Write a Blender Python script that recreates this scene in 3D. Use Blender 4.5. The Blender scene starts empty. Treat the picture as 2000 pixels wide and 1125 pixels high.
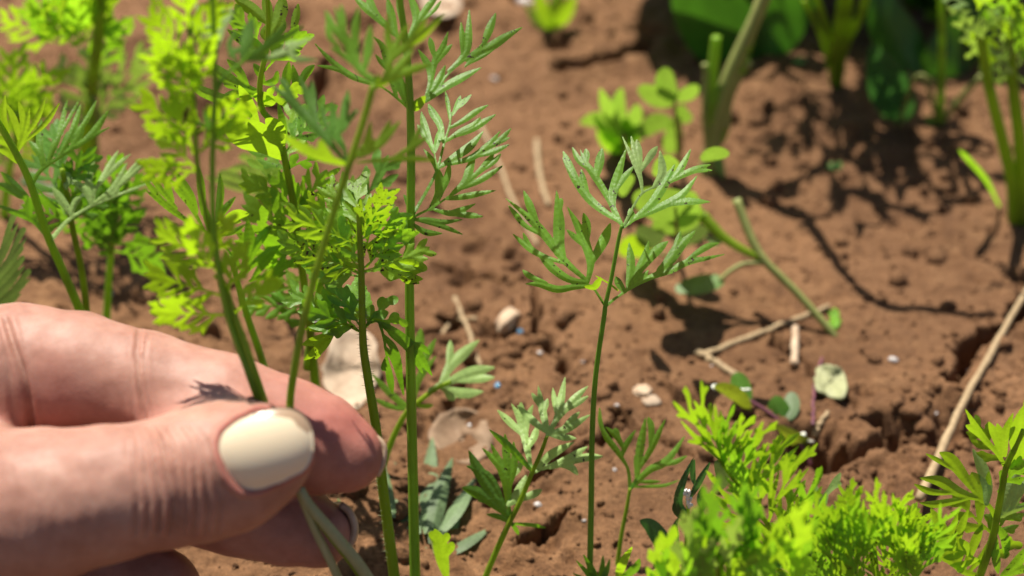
import bpy, bmesh, math, random
import numpy as np
from mathutils import Vector

# ------------------------------------------------------------------ camera, world, sun, exposure
scene = bpy.context.scene
COL = scene.collection
W0, H0, LENS = 2000.0, 1125.0, 60.0
FX = W0 * LENS / 36.0
PITCH = math.radians(36.0)
CAM = np.array([0.0, 0.0, 0.21])
FWD = np.array([0.0, math.cos(PITCH), -math.sin(PITCH)])
RGT = np.array([1.0, 0.0, 0.0])
UPV = np.array([0.0, math.sin(PITCH), math.cos(PITCH)])

cam_data = bpy.data.cameras.new("camera")
cam_data.lens = LENS
cam_data.sensor_width = 36.0
cam_data.clip_start = 0.01
cam_data.clip_end = 200.0
cam_data.dof.use_dof = True
cam_data.dof.focus_distance = 0.265
cam_data.dof.aperture_fstop = 14.0
cam_data.dof.aperture_blades = 0
cam = bpy.data.objects.new("camera", cam_data)
COL.objects.link(cam)
cam.location = CAM
cam.rotation_euler = (math.pi / 2 - PITCH, 0, 0)
scene.camera = cam

SUN_EL = math.radians(66.0)
SUN_AZ = math.radians(30.0)            # towards the left of straight ahead
SUN_DIR = np.array([-math.sin(SUN_AZ) * math.cos(SUN_EL), math.cos(SUN_AZ) * math.cos(SUN_EL), math.sin(SUN_EL)])
world = bpy.data.worlds.new("World")
scene.world = world
world.use_nodes = True
wn = world.node_tree
sky = wn.nodes.new("ShaderNodeTexSky")
sky.sky_type = 'NISHITA'
sky.sun_disc = False
sky.sun_elevation = SUN_EL
sky.sun_rotation = -SUN_AZ
sky.air_density = 1.0
sky.dust_density = 1.5
bg = wn.nodes["Background"]
bg.inputs["Strength"].default_value = 0.05
wn.links.new(sky.outputs[0], bg.inputs[0])

sun_data = bpy.data.lights.new("sun", 'SUN')
sun_data.energy = 5.0
sun_data.angle = math.radians(0.53)
sun_data.color = (1.0, 0.93, 0.82)
sun = bpy.data.objects.new("sun", sun_data)
COL.objects.link(sun)
sun.location = SUN_DIR * 2
sun.rotation_euler = Vector(SUN_DIR).to_track_quat('Z', 'Y').to_euler()

scene.view_settings.view_transform = 'Standard'
scene.view_settings.look = 'None'
scene.view_settings.exposure = 0.85
scene.view_settings.gamma = 1.0
scene.view_settings.use_curve_mapping = False
scene.render.engine = 'CYCLES'
scene.cycles.use_denoising = True
scene.cycles.max_bounces = 6
scene.cycles.transparent_max_bounces = 8

# ------------------------------------------------------------------ pixel -> place
def ray(px, py):
    px = np.asarray(px, float); py = np.asarray(py, float)
    a = (px - W0 / 2) / FX; b = (H0 / 2 - py) / FX
    return FWD + a[..., None] * RGT + b[..., None] * UPV

def at(px, py, d):
    return CAM + np.asarray(d, float)[..., None] * ray(px, py)

def ground0(px, py, z=0.0):
    r = ray(px, py)
    t = (z - CAM[2]) / r[..., 2]
    return CAM + t[..., None] * r

# ------------------------------------------------------------------ noise
class Perlin:
    def __init__(self, seed):
        rs = np.random.RandomState(seed)
        self.p = np.tile(rs.permutation(256), 3)
        a = rs.rand(256) * 2 * np.pi
        self.g = np.stack([np.cos(a), np.sin(a)], 1)
        self.j = rs.rand(256, 3)
    def hsh(self, i, j):
        return self.p[(self.p[i & 255] + j) & 255]
    def __call__(self, x, y):
        i = np.floor(x).astype(int); j = np.floor(y).astype(int)
        u = x - i; v = y - j
        def d(a, b):
            g = self.g[self.hsh(i + a, j + b)]
            return g[..., 0] * (u - a) + g[..., 1] * (v - b)
        su = u * u * u * (u * (u * 6 - 15) + 10); sv = v * v * v * (v * (v * 6 - 15) + 10)
        n0 = d(0, 0) * (1 - su) + d(1, 0) * su
        n1 = d(0, 1) * (1 - su) + d(1, 1) * su
        return (n0 * (1 - sv) + n1 * sv) * 1.5
    def cell(self, x, y):
        i = np.floor(x).astype(int); j = np.floor(y).astype(int)
        f1 = np.full(x.shape, 9.0); f2 = np.full(x.shape, 9.0); rv = np.zeros(x.shape)
        for a in (-1, 0, 1):
            for b in (-1, 0, 1):
                h = self.hsh(i + a, j + b)
                q = self.j[h]
                dd = np.hypot(i + a + q[..., 0] - x, j + b + q[..., 1] - y)
                m = dd < f1
                f2 = np.where(m, f1, np.minimum(f2, dd))
                rv = np.where(m, q[..., 2], rv)
                f1 = np.where(m, dd, f1)
        return f1, f2, rv
PN = [Perlin(s) for s in range(11, 19)]

def polydist(x, y, pts):
    d = np.full(x.shape, 1e3)
    for (a, b) in zip(pts[:-1], pts[1:]):
        ab = b - a
        t = np.clip(((x - a[0]) * ab[0] + (y - a[1]) * ab[1]) / (ab @ ab), 0, 1)
        d = np.minimum(d, np.hypot(x - a[0] - t * ab[0], y - a[1] - t * ab[1]))
    return d

CRACKS = [
    ([(1040, 560), (1052, 610), (1050, 650), (1085, 690), (1103, 735)], 1.1, 5),
    ([(850, 500), (900, 525), (960, 540), (1040, 562)], 0.8, 3),
    ([(960, 985), (1040, 950), (1080, 915), (1170, 880), (1200, 860)], 1.2, 5),
    ([(1205, 820), (1215, 850), (1262, 858), (1300, 880), (1345, 905)], 0.9, 4),
    ([(1290, 765), (1330, 800), (1350, 830)], 0.8, 3),
    ([(1010, 1060), (1060, 1030), (1120, 1010)], 0.8, 3),
    ([(1490, 640), (1560, 700), (1610, 760), (1660, 800)], 0.7, 2.5),
    ([(1700, 830), (1760, 850), (1850, 870), (1900, 850)], 1.6, 4),
    ([(1860, 760), (1890, 690), (1960, 650), (2010, 600)], 1.8, 5),
    ([(1090, 150), (1160, 135), (1240, 110), (1262, 95)], 2.0, 6),
    ([(1610, 870), (1680, 890), (1740, 870)], 1.4, 4),
    ([(640, 120), (600, 220), (560, 260)], 1.6, 4),
]
CRACKS = [(np.array([ground0(*p)[:2] for p in pts]), w * .72e-3, dp * 2.0e-3) for pts, w, dp in CRACKS]
PITS = [(1590, 890, 6, 9), (960, 640, 3, 4), (880, 620, 2.5, 3), (1345, 795, 3, 4), (1060, 1045, 3, 4), (930, 470, 2.5, 3),
        (1035, 420, 3, 4), (905, 540, 2, 3), (1000, 490, 2, 3), (1760, 850, 4, 4), (1690, 770, 2, 3), (1120, 700, 1.5, 2),
        (1260, 60, 5, 6), (560, 30, 5, 6), (1090, 100, 4, 5), (1870, 840, 5, 6), (700, 30, 5, 6), (880, 60, 4, 5),
        (380, 220, 5, 6), (900, 780, 4, 4), (860, 830, 5, 5)]
PITS = [(ground0(a, b)[:2], r * 1e-3, d * 1e-3) for a, b, r, d in PITS]
# smooth crust in the middle, rough crumbs elsewhere
ROUGH = [(1720, 850, 26, 1.0), (1150, 60, 40, 1.0), (640, 80, 45, 1.0), (300, 150, 50, .9), (880, 800, 20, .9), (400, 700, 40, .9),
         (1750, 420, 35, .7), (1950, 780, 25, 1.0), (1450, 250, 30, .5), (640, 1000, 40, .9), (1900, 250, 50, .9), (990, 640, 12, .6)]
ROUGH = [(ground0(a, b)[:2], r * 1e-3, s) for a, b, r, s in ROUGH]

def height(x, y):
    x = np.asarray(x, float); y = np.asarray(y, float)
    X, Y = x * 1e3, y * 1e3               # millimetres
    wx = X + 3.0 * PN[0](X / 9, Y / 9) + 1.0 * PN[1](X / 3, Y / 3)
    wy = Y + 3.0 * PN[2](X / 9, Y / 9) + 1.0 * PN[3](X / 3, Y / 3)
    rough = np.full(X.shape, 0.13)
    for c, r, s in ROUGH:
        rough = np.maximum(rough, s * np.exp(-((x - c[0]) ** 2 + (y - c[1]) ** 2) / r ** 2))
    rough = np.clip(rough * (1 + 0.8 * PN[4](X / 25, Y / 25)), 0.08, 1.1)
    h = 3.0 * PN[4](X / 70, Y / 70) + 1.6 * PN[5](X / 28 + 7, Y / 28)
    f1, f2, rv = PN[6].cell(wx / 13, wy / 13)
    h = h + rough * (3.0 * (rv - .45) + 0.8 * np.clip(1 - f1 * 1.2, 0, 1)) * np.clip((f2 - f1) * 3, 0, 1)
    f1, f2, rv = PN[7].cell(wx / 5.2 + 3, wy / 5.2)
    h = h + np.clip(rough - .12, 0, 1) * 1.5 * (rv - .4) * np.clip((f2 - f1) * 2.5, 0, 1)
    f1, f2, rv = PN[5].cell(wx / 2.1 + 3, wy / 2.1)
    h = h + (0.05 + .30 * rough) * (rv - .3) * np.clip((f2 - f1) * 3, 0, 1)
    a1 = 1 - 2 * np.abs(PN[1](X / 7.3 + 3, Y / 5.5)); a2 = 1 - 2 * np.abs(PN[2](X / 3.1, Y / 2.7)); a3 = 1 - 2 * np.abs(PN[3](X / 1.5, Y / 1.5 + 9)); a4 = PN[6](X / .8, Y / .8)
    h = h - (.35 + .45 * rough) * np.clip(a1, 0, 1) ** 2 - (.16 + .3 * rough) * np.clip(a2, 0, 1) ** 2 * (1 + PN[0](X / 12, Y / 12)) - (.09 + .10 * rough) * a3 + (.10 + .05 * rough) * a4
    h = h + .35 * PN[2](X / 6.1 + 5, Y / 6.1)
    pit = PN[0](X / 4 + 31, Y / 4 + 17)
    h = h - 1.5 * np.clip(pit - .55, 0, 1) * 2.8            # scattered small pits
    h = h * 1e-3
    jx = x + 1.6e-3 * PN[2](X / 4, Y / 4) + .7e-3 * PN[4](X / 1.5, Y / 1.5)
    jy = y + 1.6e-3 * PN[3](X / 4, Y / 4) + .7e-3 * PN[6](X / 1.5, Y / 1.5)
    for pts, w, dp in CRACKS:
        d = polydist(jx, jy, pts)
        h = h - dp * np.exp(-(d / (1.15 * w)) ** 4) + .1 * dp * np.exp(-((d - 2.4 * w) / (1.8 * w)) ** 2)
    for c, r, dp in PITS:
        d = np.hypot(jx - c[0], jy - c[1])
        h = h - dp * np.exp(-(d / r) ** 4)
    return h

def ground(px, py, lift=0.0):
    z = 0.0
    for _ in range(8):
        p = ground0(px, py, z)
        z = 0.6 * float(height(p[0], p[1])) + 0.4 * z
    p[2] = float(height(p[0], p[1])) + lift
    return p

# ------------------------------------------------------------------ materials
def new_mat(name):
    m = bpy.data.materials.new(name); m.use_nodes = True
    nt = m.node_tree
    return m, nt, nt.nodes["Principled BSDF"], nt.nodes["Material Output"]

def ramp(nt, fac, stops):
    r = nt.nodes.new("ShaderNodeValToRGB")
    while len(r.color_ramp.elements) < len(stops):
        r.color_ramp.elements.new(0.5)
    for e, (p, c) in zip(r.color_ramp.elements, stops):
        e.position = p; e.color = (*c, 1) if len(c) == 3 else c
    if fac is not None: nt.links.new(fac, r.inputs[0])
    return r.outputs[0]

def tex(nt, kind, scale, coord, detail=4, rough=.6, out=0):
    t = nt.nodes.new(kind)
    t.inputs["Scale"].default_value = scale
    if "Detail" in t.inputs: t.inputs["Detail"].default_value = detail
    if "Roughness" in t.inputs and kind == "ShaderNodeTexNoise": t.inputs["Roughness"].default_value = rough
    nt.links.new(coord, t.inputs["Vector"])
    return t.outputs[out]

def mixc(nt, fac, a, b, mode='MIX'):
    m = nt.nodes.new("ShaderNodeMix"); m.data_type = 'RGBA'; m.blend_type = mode
    for sock, v in ((m.inputs[0], fac), (m.inputs[6], a), (m.inputs[7], b)):
        if hasattr(v, 'links'): nt.links.new(v, sock)
        elif isinstance(v, (tuple, list)): sock.default_value = (*v, 1)
        else: sock.default_value = v
    return m.outputs[2]

def maths(nt, op, a, b=None, clamp=False):
    m = nt.nodes.new("ShaderNodeMath"); m.operation = op; m.use_clamp = clamp
    for s, v in ((m.inputs[0], a), (m.inputs[1], b)):
        if v is None: continue
        if hasattr(v, 'links'): nt.links.new(v, s)
        else: s.default_value = v
    return m.outputs[0]

def soil_material():
    m, nt, b, o = new_mat("soil")
    co = nt.nodes.new("ShaderNodeNewGeometry").outputs["Position"]
    big = tex(nt, "ShaderNodeTexNoise", 28, co, 3)
    mid = tex(nt, "ShaderNodeTexNoise", 170, co, 6, .65)
    fine = tex(nt, "ShaderNodeTexNoise", 1100, co, 5, .7)
    c = ramp(nt, mid, [(.28, (.055, .024, .010)), (.48, (.180, .088, .038)), (.72, (.345, .190, .092))])
    c = mixc(nt, ramp(nt, big, [(.35, (0, 0, 0)), (.68, (1, 1, 1))]), c, (.265, .138, .066))
    c = mixc(nt, .75, c, ramp(nt, fine, [(.3, (.42, .4, .38)), (.52, (.95, .95, .95)), (.75, (1.35, 1.3, 1.25))]), 'MULTIPLY')
    moist = tex(nt, "ShaderNodeTexNoise", 9, co, 3, .5)
    c = mixc(nt, ramp(nt, moist, [(.38, (.55, .55, .55)), (.62, (0, 0, 0))]), c, (.085, .040, .019))
    grain = tex(nt, "ShaderNodeTexNoise", 3200, co, 3, .7)
    c = mixc(nt, .7, c, ramp(nt, grain, [(.3, (.55, .53, .5)), (.5, (.98, .98, .98)), (.72, (1.5, 1.45, 1.4))]), 'MULTIPLY')
    # pale mineral grains
    v = tex(nt, "ShaderNodeTexVoronoi", 420, co)
    gate = tex(nt, "ShaderNodeTexNoise", 230, co, 2)
    g = maths(nt, 'MULTIPLY', maths(nt, 'LESS_THAN', v, .16), maths(nt, 'GREATER_THAN', gate, .62))
    c = mixc(nt, maths(nt, 'MULTIPLY', g, .7), c, (.40, .28, .19))
    nt.links.new(c, b.inputs["Base Color"])
    b.inputs["Roughness"].default_value = .93
    b.inputs["Specular IOR Level"].default_value = .25
    bp = nt.nodes.new("ShaderNodeBump"); bp.inputs["Strength"].default_value = .9; bp.inputs["Distance"].default_value = .0007
    hgt = maths(nt, 'ADD', maths(nt, 'ADD', fine, maths(nt, 'MULTIPLY', mid, .8)), maths(nt, 'MULTIPLY', grain, .5))
    nt.links.new(hgt, bp.inputs["Height"]); nt.links.new(bp.outputs[0], b.inputs["Normal"])
    return m

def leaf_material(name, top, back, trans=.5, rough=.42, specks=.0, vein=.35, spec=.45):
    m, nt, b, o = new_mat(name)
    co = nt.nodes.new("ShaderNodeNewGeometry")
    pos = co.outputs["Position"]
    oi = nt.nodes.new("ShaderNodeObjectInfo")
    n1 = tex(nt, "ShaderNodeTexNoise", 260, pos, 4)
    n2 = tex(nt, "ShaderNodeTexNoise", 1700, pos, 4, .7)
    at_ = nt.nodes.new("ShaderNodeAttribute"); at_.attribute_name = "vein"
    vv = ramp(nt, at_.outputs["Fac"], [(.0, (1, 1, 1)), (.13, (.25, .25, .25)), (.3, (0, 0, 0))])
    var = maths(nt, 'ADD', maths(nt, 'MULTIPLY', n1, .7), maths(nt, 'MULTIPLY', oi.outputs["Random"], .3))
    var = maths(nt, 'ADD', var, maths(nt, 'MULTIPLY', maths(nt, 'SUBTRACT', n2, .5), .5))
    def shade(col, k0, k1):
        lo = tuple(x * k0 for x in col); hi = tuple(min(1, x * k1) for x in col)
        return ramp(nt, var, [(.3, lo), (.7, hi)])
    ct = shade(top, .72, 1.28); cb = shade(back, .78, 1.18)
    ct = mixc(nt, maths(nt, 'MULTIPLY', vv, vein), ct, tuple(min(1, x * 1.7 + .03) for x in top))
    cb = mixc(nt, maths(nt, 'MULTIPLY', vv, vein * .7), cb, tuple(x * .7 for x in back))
    if specks > 0:
        sp = tex(nt, "ShaderNodeTexNoise", 1500, pos, 3)
        sg = tex(nt, "ShaderNodeTexNoise", 210, pos, 2)
        k = maths(nt, 'MULTIPLY', maths(nt, 'GREATER_THAN', sp, .66 - .06 * specks), maths(nt, 'GREATER_THAN', sg, .58 - .08 * specks))
        ct = mixc(nt, k, ct, (.06, .028, .014)); cb = mixc(nt, k, cb, (.02, .012, .006))
    nt.links.new(ct, b.inputs["Base Color"])
    b.inputs["Roughness"].default_value = rough
    b.inputs["Specular IOR Level"].default_value = spec
    bp = nt.nodes.new("ShaderNodeBump"); bp.inputs["Strength"].default_value = .35; bp.inputs["Distance"].default_value = .0003
    nt.links.new(n2, bp.inputs["Height"]); nt.links.new(bp.outputs[0], b.inputs["Normal"])
    t = nt.nodes.new("ShaderNodeBsdfTranslucent"); nt.links.new(cb, t.inputs[0])
    mx = nt.nodes.new("ShaderNodeMixShader"); mx.inputs[0].default_value = trans
    nt.links.new(b.outputs[0], mx.inputs[1]); nt.links.new(t.outputs[0], mx.inputs[2])
    nt.links.new(mx.outputs[0], o.inputs[0])
    return m

def stem_material(name, c0, c1, trans=.25, rough=.4, streak=.4):
    m, nt, b, o = new_mat(name)
    tc = nt.nodes.new("ShaderNodeNewGeometry").outputs["Position"]
    mp = nt.nodes.new("ShaderNodeMapping"); mp.inputs["Scale"].default_value = (1, .5, .12)
    nt.links.new(tc, mp.inputs[0])
    n = tex(nt, "ShaderNodeTexNoise", 1300, mp.outputs[0], 4)
    n2 = tex(nt, "ShaderNodeTexNoise", 90, tc, 3)
    f = maths(nt, 'ADD', maths(nt, 'MULTIPLY', n, streak), maths(nt, 'MULTIPLY', n2, 1 - streak))
    c = ramp(nt, f, [(.33, c0), (.66, c1)])
    sp = maths(nt, 'GREATER_THAN', tex(nt, "ShaderNodeTexNoise", 1500, tc, 2), .72)
    c = mixc(nt, maths(nt, 'MULTIPLY', sp, .7), c, (.09, .045, .02))
    nt.links.new(c, b.inputs["Base Color"]); b.inputs["Roughness"].default_value = rough
    bp = nt.nodes.new("ShaderNodeBump"); bp.inputs["Strength"].default_value = .3; bp.inputs["Distance"].default_value = .0002
    nt.links.new(n, bp.inputs["Height"]); nt.links.new(bp.outputs[0], b.inputs["Normal"])
    t = nt.nodes.new("ShaderNodeBsdfTranslucent"); nt.links.new(mixc(nt, .5, c, (.45, .64, .03)), t.inputs[0])
    mx = nt.nodes.new("ShaderNodeMixShader"); mx.inputs[0].default_value = trans
    nt.links.new(b.outputs[0], mx.inputs[1]); nt.links.new(t.outputs[0], mx.inputs[2])
    nt.links.new(mx.outputs[0], o.inputs[0])
    return m

def plain_material(name, c0, c1, scale=400, rough=.8, stretch=(1, 1, 1), bump=.3):
    m, nt, b, o = new_mat(name)
    tc = nt.nodes.new("ShaderNodeTexCoord").outputs["Object"]
    mp = nt.nodes.new("ShaderNodeMapping"); mp.inputs["Scale"].default_value = stretch
    nt.links.new(tc, mp.inputs[0])
    n = tex(nt, "ShaderNodeTexNoise", scale, mp.outputs[0], 5, .65)
    nt.links.new(ramp(nt, n, [(.3, c0), (.7, c1)]), b.inputs["Base Color"])
    b.inputs["Roughness"].default_value = rough
    bp = nt.nodes.new("ShaderNodeBump"); bp.inputs["Strength"].default_value = bump; bp.inputs["Distance"].default_value = .0003
    nt.links.new(n, bp.inputs["Height"]); nt.links.new(bp.outputs[0], b.inputs["Normal"])
    return m

M = {}
M['soil'] = soil_material()
M['leaf'] = leaf_material("carrot_leaf", (.125, .29, .032), (.34, .66, .016), .50, .40, .45)
M['leaf_fresh'] = leaf_material("carrot_leaf_fresh", (.16, .33, .025), (.40, .64, .014), .52, .45, .0)
M['leaf_dark'] = leaf_material("carrot_leaf_dark", (.095, .23, .032), (.21, .46, .012), .45, .40, .0)  # darker leaf green, shade on some fans put into the colour
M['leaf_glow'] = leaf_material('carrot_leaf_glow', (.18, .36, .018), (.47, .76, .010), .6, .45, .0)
M['leaf_pale'] = leaf_material("carrot_leaf_pale", (.31, .47, .15), (.40, .62, .06), .40, .40, .2)  # paler leaf green, top-lit brightness put into the colour
M['leaf_dirty'] = leaf_material("carrot_leaf_dirty", (.18, .35, .028), (.42, .68, .012), .52, .45, 1.0)
M['leaf_dull'] = leaf_material("weed_leaf_dull", (.13, .20, .085), (.20, .32, .05), .3, .55, .1)
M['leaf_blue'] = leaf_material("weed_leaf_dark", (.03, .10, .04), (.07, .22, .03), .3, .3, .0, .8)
M['leaf_clover'] = leaf_material("weed_leaf_light", (.15, .29, .07), (.30, .50, .04), .45, .45, .0)
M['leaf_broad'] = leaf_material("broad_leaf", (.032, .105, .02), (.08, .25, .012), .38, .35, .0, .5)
M['stem'] = stem_material("carrot_stem", (.20, .40, .03), (.34, .55, .05), .5)
M['stem_dark'] = stem_material("carrot_stem_dark", (.13, .30, .025), (.23, .44, .04), .45)
M['stem_fresh'] = stem_material("carrot_stem_fresh", (.20, .33, .015), (.32, .44, .03), .5)
M['stem_pale'] = stem_material("carrot_stem_pale", (.30, .34, .15), (.44, .46, .27), .25, .5)
M['stem_weed'] = stem_material("weed_stem", (.20, .22, .06), (.32, .35, .10), .15, .6)
M['straw'] = plain_material("dry_straw", (.22, .15, .075), (.40, .29, .16), 900, .7, (1, 1, .1))
M['dry'] = plain_material("dry_litter", (.26, .18, .12), (.46, .36, .26), 260, .85)
M['brown_leaf'] = plain_material('brown_dry_leaf', (.13, .075, .04), (.27, .18, .11), 200, .8)
M['chip'] = plain_material("pale_chip", (.36, .24, .15), (.52, .40, .28), 300, .8)
M['white'] = plain_material("white_grit", (.62, .58, .56), (.82, .80, .80), 500, .5)

# ------------------------------------------------------------------ mesh helpers
def mesh_obj(name, verts, faces, mat, parent=None, smooth=True, attr=None):
    me = bpy.data.meshes.new(name)
    me.from_pydata([tuple(v) for v in verts], [], faces)
    if smooth: me.polygons.foreach_set("use_smooth", [True] * len(me.polygons))
    if attr is not None:
        a = me.attributes.new("vein", 'FLOAT', 'POINT'); a.data.foreach_set("value", np.asarray(attr, np.float32))
    me.materials.append(mat)
    me.update()
    o = bpy.data.objects.new(name, me)
    COL.objects.link(o)
    if parent is not None: o.parent = parent
    return o

def tag(o, label, cat, group=None, kind=None):
    if label: o["label"] = label
    if cat: o["category"] = cat
    if group: o["group"] = group
    if kind: o["kind"] = kind
    return o

def thing(name, label, cat, loc, group=None):
    o = bpy.data.objects.new(name, None); COL.objects.link(o)
    o.location = loc; o.empty_display_size = .01
    return tag(o, label, cat, group)

def catmull(pts, n):
    P = np.asarray(pts, float)
    if len(P) == 2:
        t = np.linspace(0, 1, n)[:, None]
        return P[0] * (1 - t) + P[1] * t
    E = np.vstack([2 * P[0] - P[1], P, 2 * P[-1] - P[-2]])
    out = []
    m = len(P) - 1
    for s in np.linspace(0, m, n):
        i = min(int(s), m - 1); t = s - i
        a, b, c, d = E[i:i + 4]
        out.append(.5 * (2 * b + (c - a) * t + (2 * a - 5 * b + 4 * c - d) * t * t + (3 * b - a - 3 * c + d) * t ** 3))
    return np.array(out)

def tube(name, pts, radii, mat, parent, org, sides=10, ridges=0.0, cap=True):
    """pts Nx3 in world metres, radii in metres"""
    pts = np.asarray(pts); n = len(pts)
    tan = np.gradient(pts, axis=0); tan /= np.linalg.norm(tan, axis=1)[:, None]
    ref = np.array([1.0, 0.13, 0.07])
    verts = []
    for i in range(n):
        u = np.cross(tan[i], ref); u /= np.linalg.norm(u); v = np.cross(tan[i], u)
        for k in range(sides):
            a = 2 * math.pi * k / sides
            r = radii[i] * (1 + ridges * math.cos(a * 5))
            verts.append(pts[i] + r * (math.cos(a) * u + math.sin(a) * v) - org)
    faces = []
    for i in range(n - 1):
        for k in range(sides):
            k2 = (k + 1) % sides
            faces.append((i * sides + k, i * sides + k2, (i + 1) * sides + k2, (i + 1) * sides + k))
    if cap:
        faces.append(tuple(range(sides))[::-1]); faces.append(tuple((n - 1) * sides + k for k in range(sides)))
    return mesh_obj(name, verts, faces, mat, parent)

# --- leaf blades: a lobed outline, webbed at the axils, meshed on a fine grid, then bent in depth
CASES = {}
def _cases():
    cor = [(0, 0), (1, 0), (1, 1), (0, 1)]
    for c in range(1, 16):
        poly = []
        for i in range(4):
            a = (c >> i) & 1; b = (c >> ((i + 1) % 4)) & 1
            if a: poly.append(('c', i))
            if a != b: poly.append(('e', i))
        CASES[c] = poly
_cases()

def blade2d(lobes, cell, k=1.3):
    segs = []
    for li, L in enumerate(lobes):
        pts, w = L[0], L[1]
        prof = L[2] if len(L) > 2 else 'lobe'
        twist = L[3] if len(L) > 3 else 0.0
        n = 4 + 3 * (len(pts))
        C = catmull(pts, n); t = np.linspace(0, 1, n)
        if prof == 'lobe':
            r = w * (.42 + .58 * np.sin(np.clip(t / .58, 0, 1) * np.pi / 2)) * np.clip(1 - ((t - .58) / .42).clip(0) ** 1.7, 0, 1)
        elif prof == 'wide':
            r = w * np.sin(np.pi * np.clip(t, 0.02, 1) ** .8) ** .8
            r[-1] = 0
        elif prof == 'round':
            r = w * np.sqrt(np.clip(1 - (2 * t - 1) ** 2, .0, 1))
        else:                          # stalk
            r = w * (1 - .45 * t)
        for i in range(n - 1):
            segs.append((C[i], C[i + 1], r[i], r[i + 1], twist))
    allp = np.array([s[0] for s in segs] + [s[1] for s in segs]); mw = max(max(s[2], s[3]) for s in segs) + 3
    x0, y0 = allp.min(0) - mw; x1, y1 = allp.max(0) + mw
    nx = int((x1 - x0) / cell) + 2; ny = int((y1 - y0) / cell) + 2
    xs = x0 + cell * np.arange(nx); ys = y0 + cell * np.arange(ny)
    E = np.zeros((ny, nx)); Wt = np.zeros((ny, nx)); FO = np.zeros((ny, nx)); VE = np.zeros((ny, nx))
    for a, b, ra, rb, tw in segs:
        mg = max(ra, rb) + 9
        i0 = max(0, int((min(a[0], b[0]) - mg - x0) / cell)); i1 = min(nx, int((max(a[0], b[0]) + mg - x0) / cell) + 2)
        j0 = max(0, int((min(a[1], b[1]) - mg - y0) / cell)); j1 = min(ny, int((max(a[1], b[1]) + mg - y0) / cell) + 2)
        X, Y = np.meshgrid(xs[i0:i1], ys[j0:j1])
        d = b - a; L2 = d @ d + 1e-9
        t = np.clip(((X - a[0]) * d[0] + (Y - a[1]) * d[1]) / L2, 0, 1)
        ex = X - a[0] - t * d[0]; ey = Y - a[1] - t * d[1]
        dist = np.hypot(ex, ey)
        r = ra + (rb - ra) * t
        f = dist - r
        sgn = (d[0] * ey - d[1] * ex) / math.sqrt(L2)
        E[j0:j1, i0:i1] += np.exp(np.clip(-f / k, -30, 25))
        w = np.exp(np.clip(-f / 2.5, -20, 12))
        Wt[j0:j1, i0:i1] += w
        FO[j0:j1, i0:i1] += w * (np.sqrt(dist ** 2 + .8) + tw * sgn)
        VE[j0:j1, i0:i1] += w * dist / (r + .8)
    F = -k * np.log(E + 1e-12) + .6 * k
    FO = FO / (Wt + 1e-12); VE = VE / (Wt + 1e-12)
    inside = F < 0
    # vertices
    idx = -np.ones((ny, nx), int); q = np.argwhere(inside)
    idx[inside] = np.arange(len(q))
    V = [np.stack([xs[q[:, 1]], ys[q[:, 0]]], 1)]; FV = [FO[inside]]; VV = [VE[inside]]
    cnt = len(q)
    def cross(dj, di):
        nonlocal cnt
        A = F[:ny - dj, :nx - di]; B = F[dj:, di:]
        m = (A < 0) != (B < 0)
        e = -np.ones(A.shape, int); qq = np.argwhere(m)
        e[m] = cnt + np.arange(len(qq)); cnt += len(qq)
        t = np.clip(A[m] / (A[m] - B[m]), .02, .98)
        V.append(np.stack([xs[qq[:, 1]] + di * cell * t, ys[qq[:, 0]] + dj * cell * t], 1))
        fo = lambda Z: Z[:ny - dj, :nx - di][m] * (1 - t) + Z[dj:, di:][m] * t
        FV.append(fo(FO)); VV.append(fo(VE))
        return e
    eh = cross(0, 1); ev = cross(1, 0)
    c = inside[:-1, :-1] * 1 + inside[:-1, 1:] * 2 + inside[1:, 1:] * 4 + inside[1:, :-1] * 8
    corner = [idx[:-1, :-1], idx[:-1, 1:], idx[1:, 1:], idx[1:, :-1]]
    edge = [eh[:-1, :], ev[:, 1:], eh[1:, :], ev[:, :-1]]
    faces = []
    for cc, poly in CASES.items():
        m = c == cc
        if not m.any(): continue
        arr = np.stack([(corner[i] if kind == 'c' else edge[i])[m] for kind, i in poly], 1)
        faces += arr.tolist()
    return np.vstack(V), np.concatenate(FV), np.concatenate(VV), faces

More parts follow.
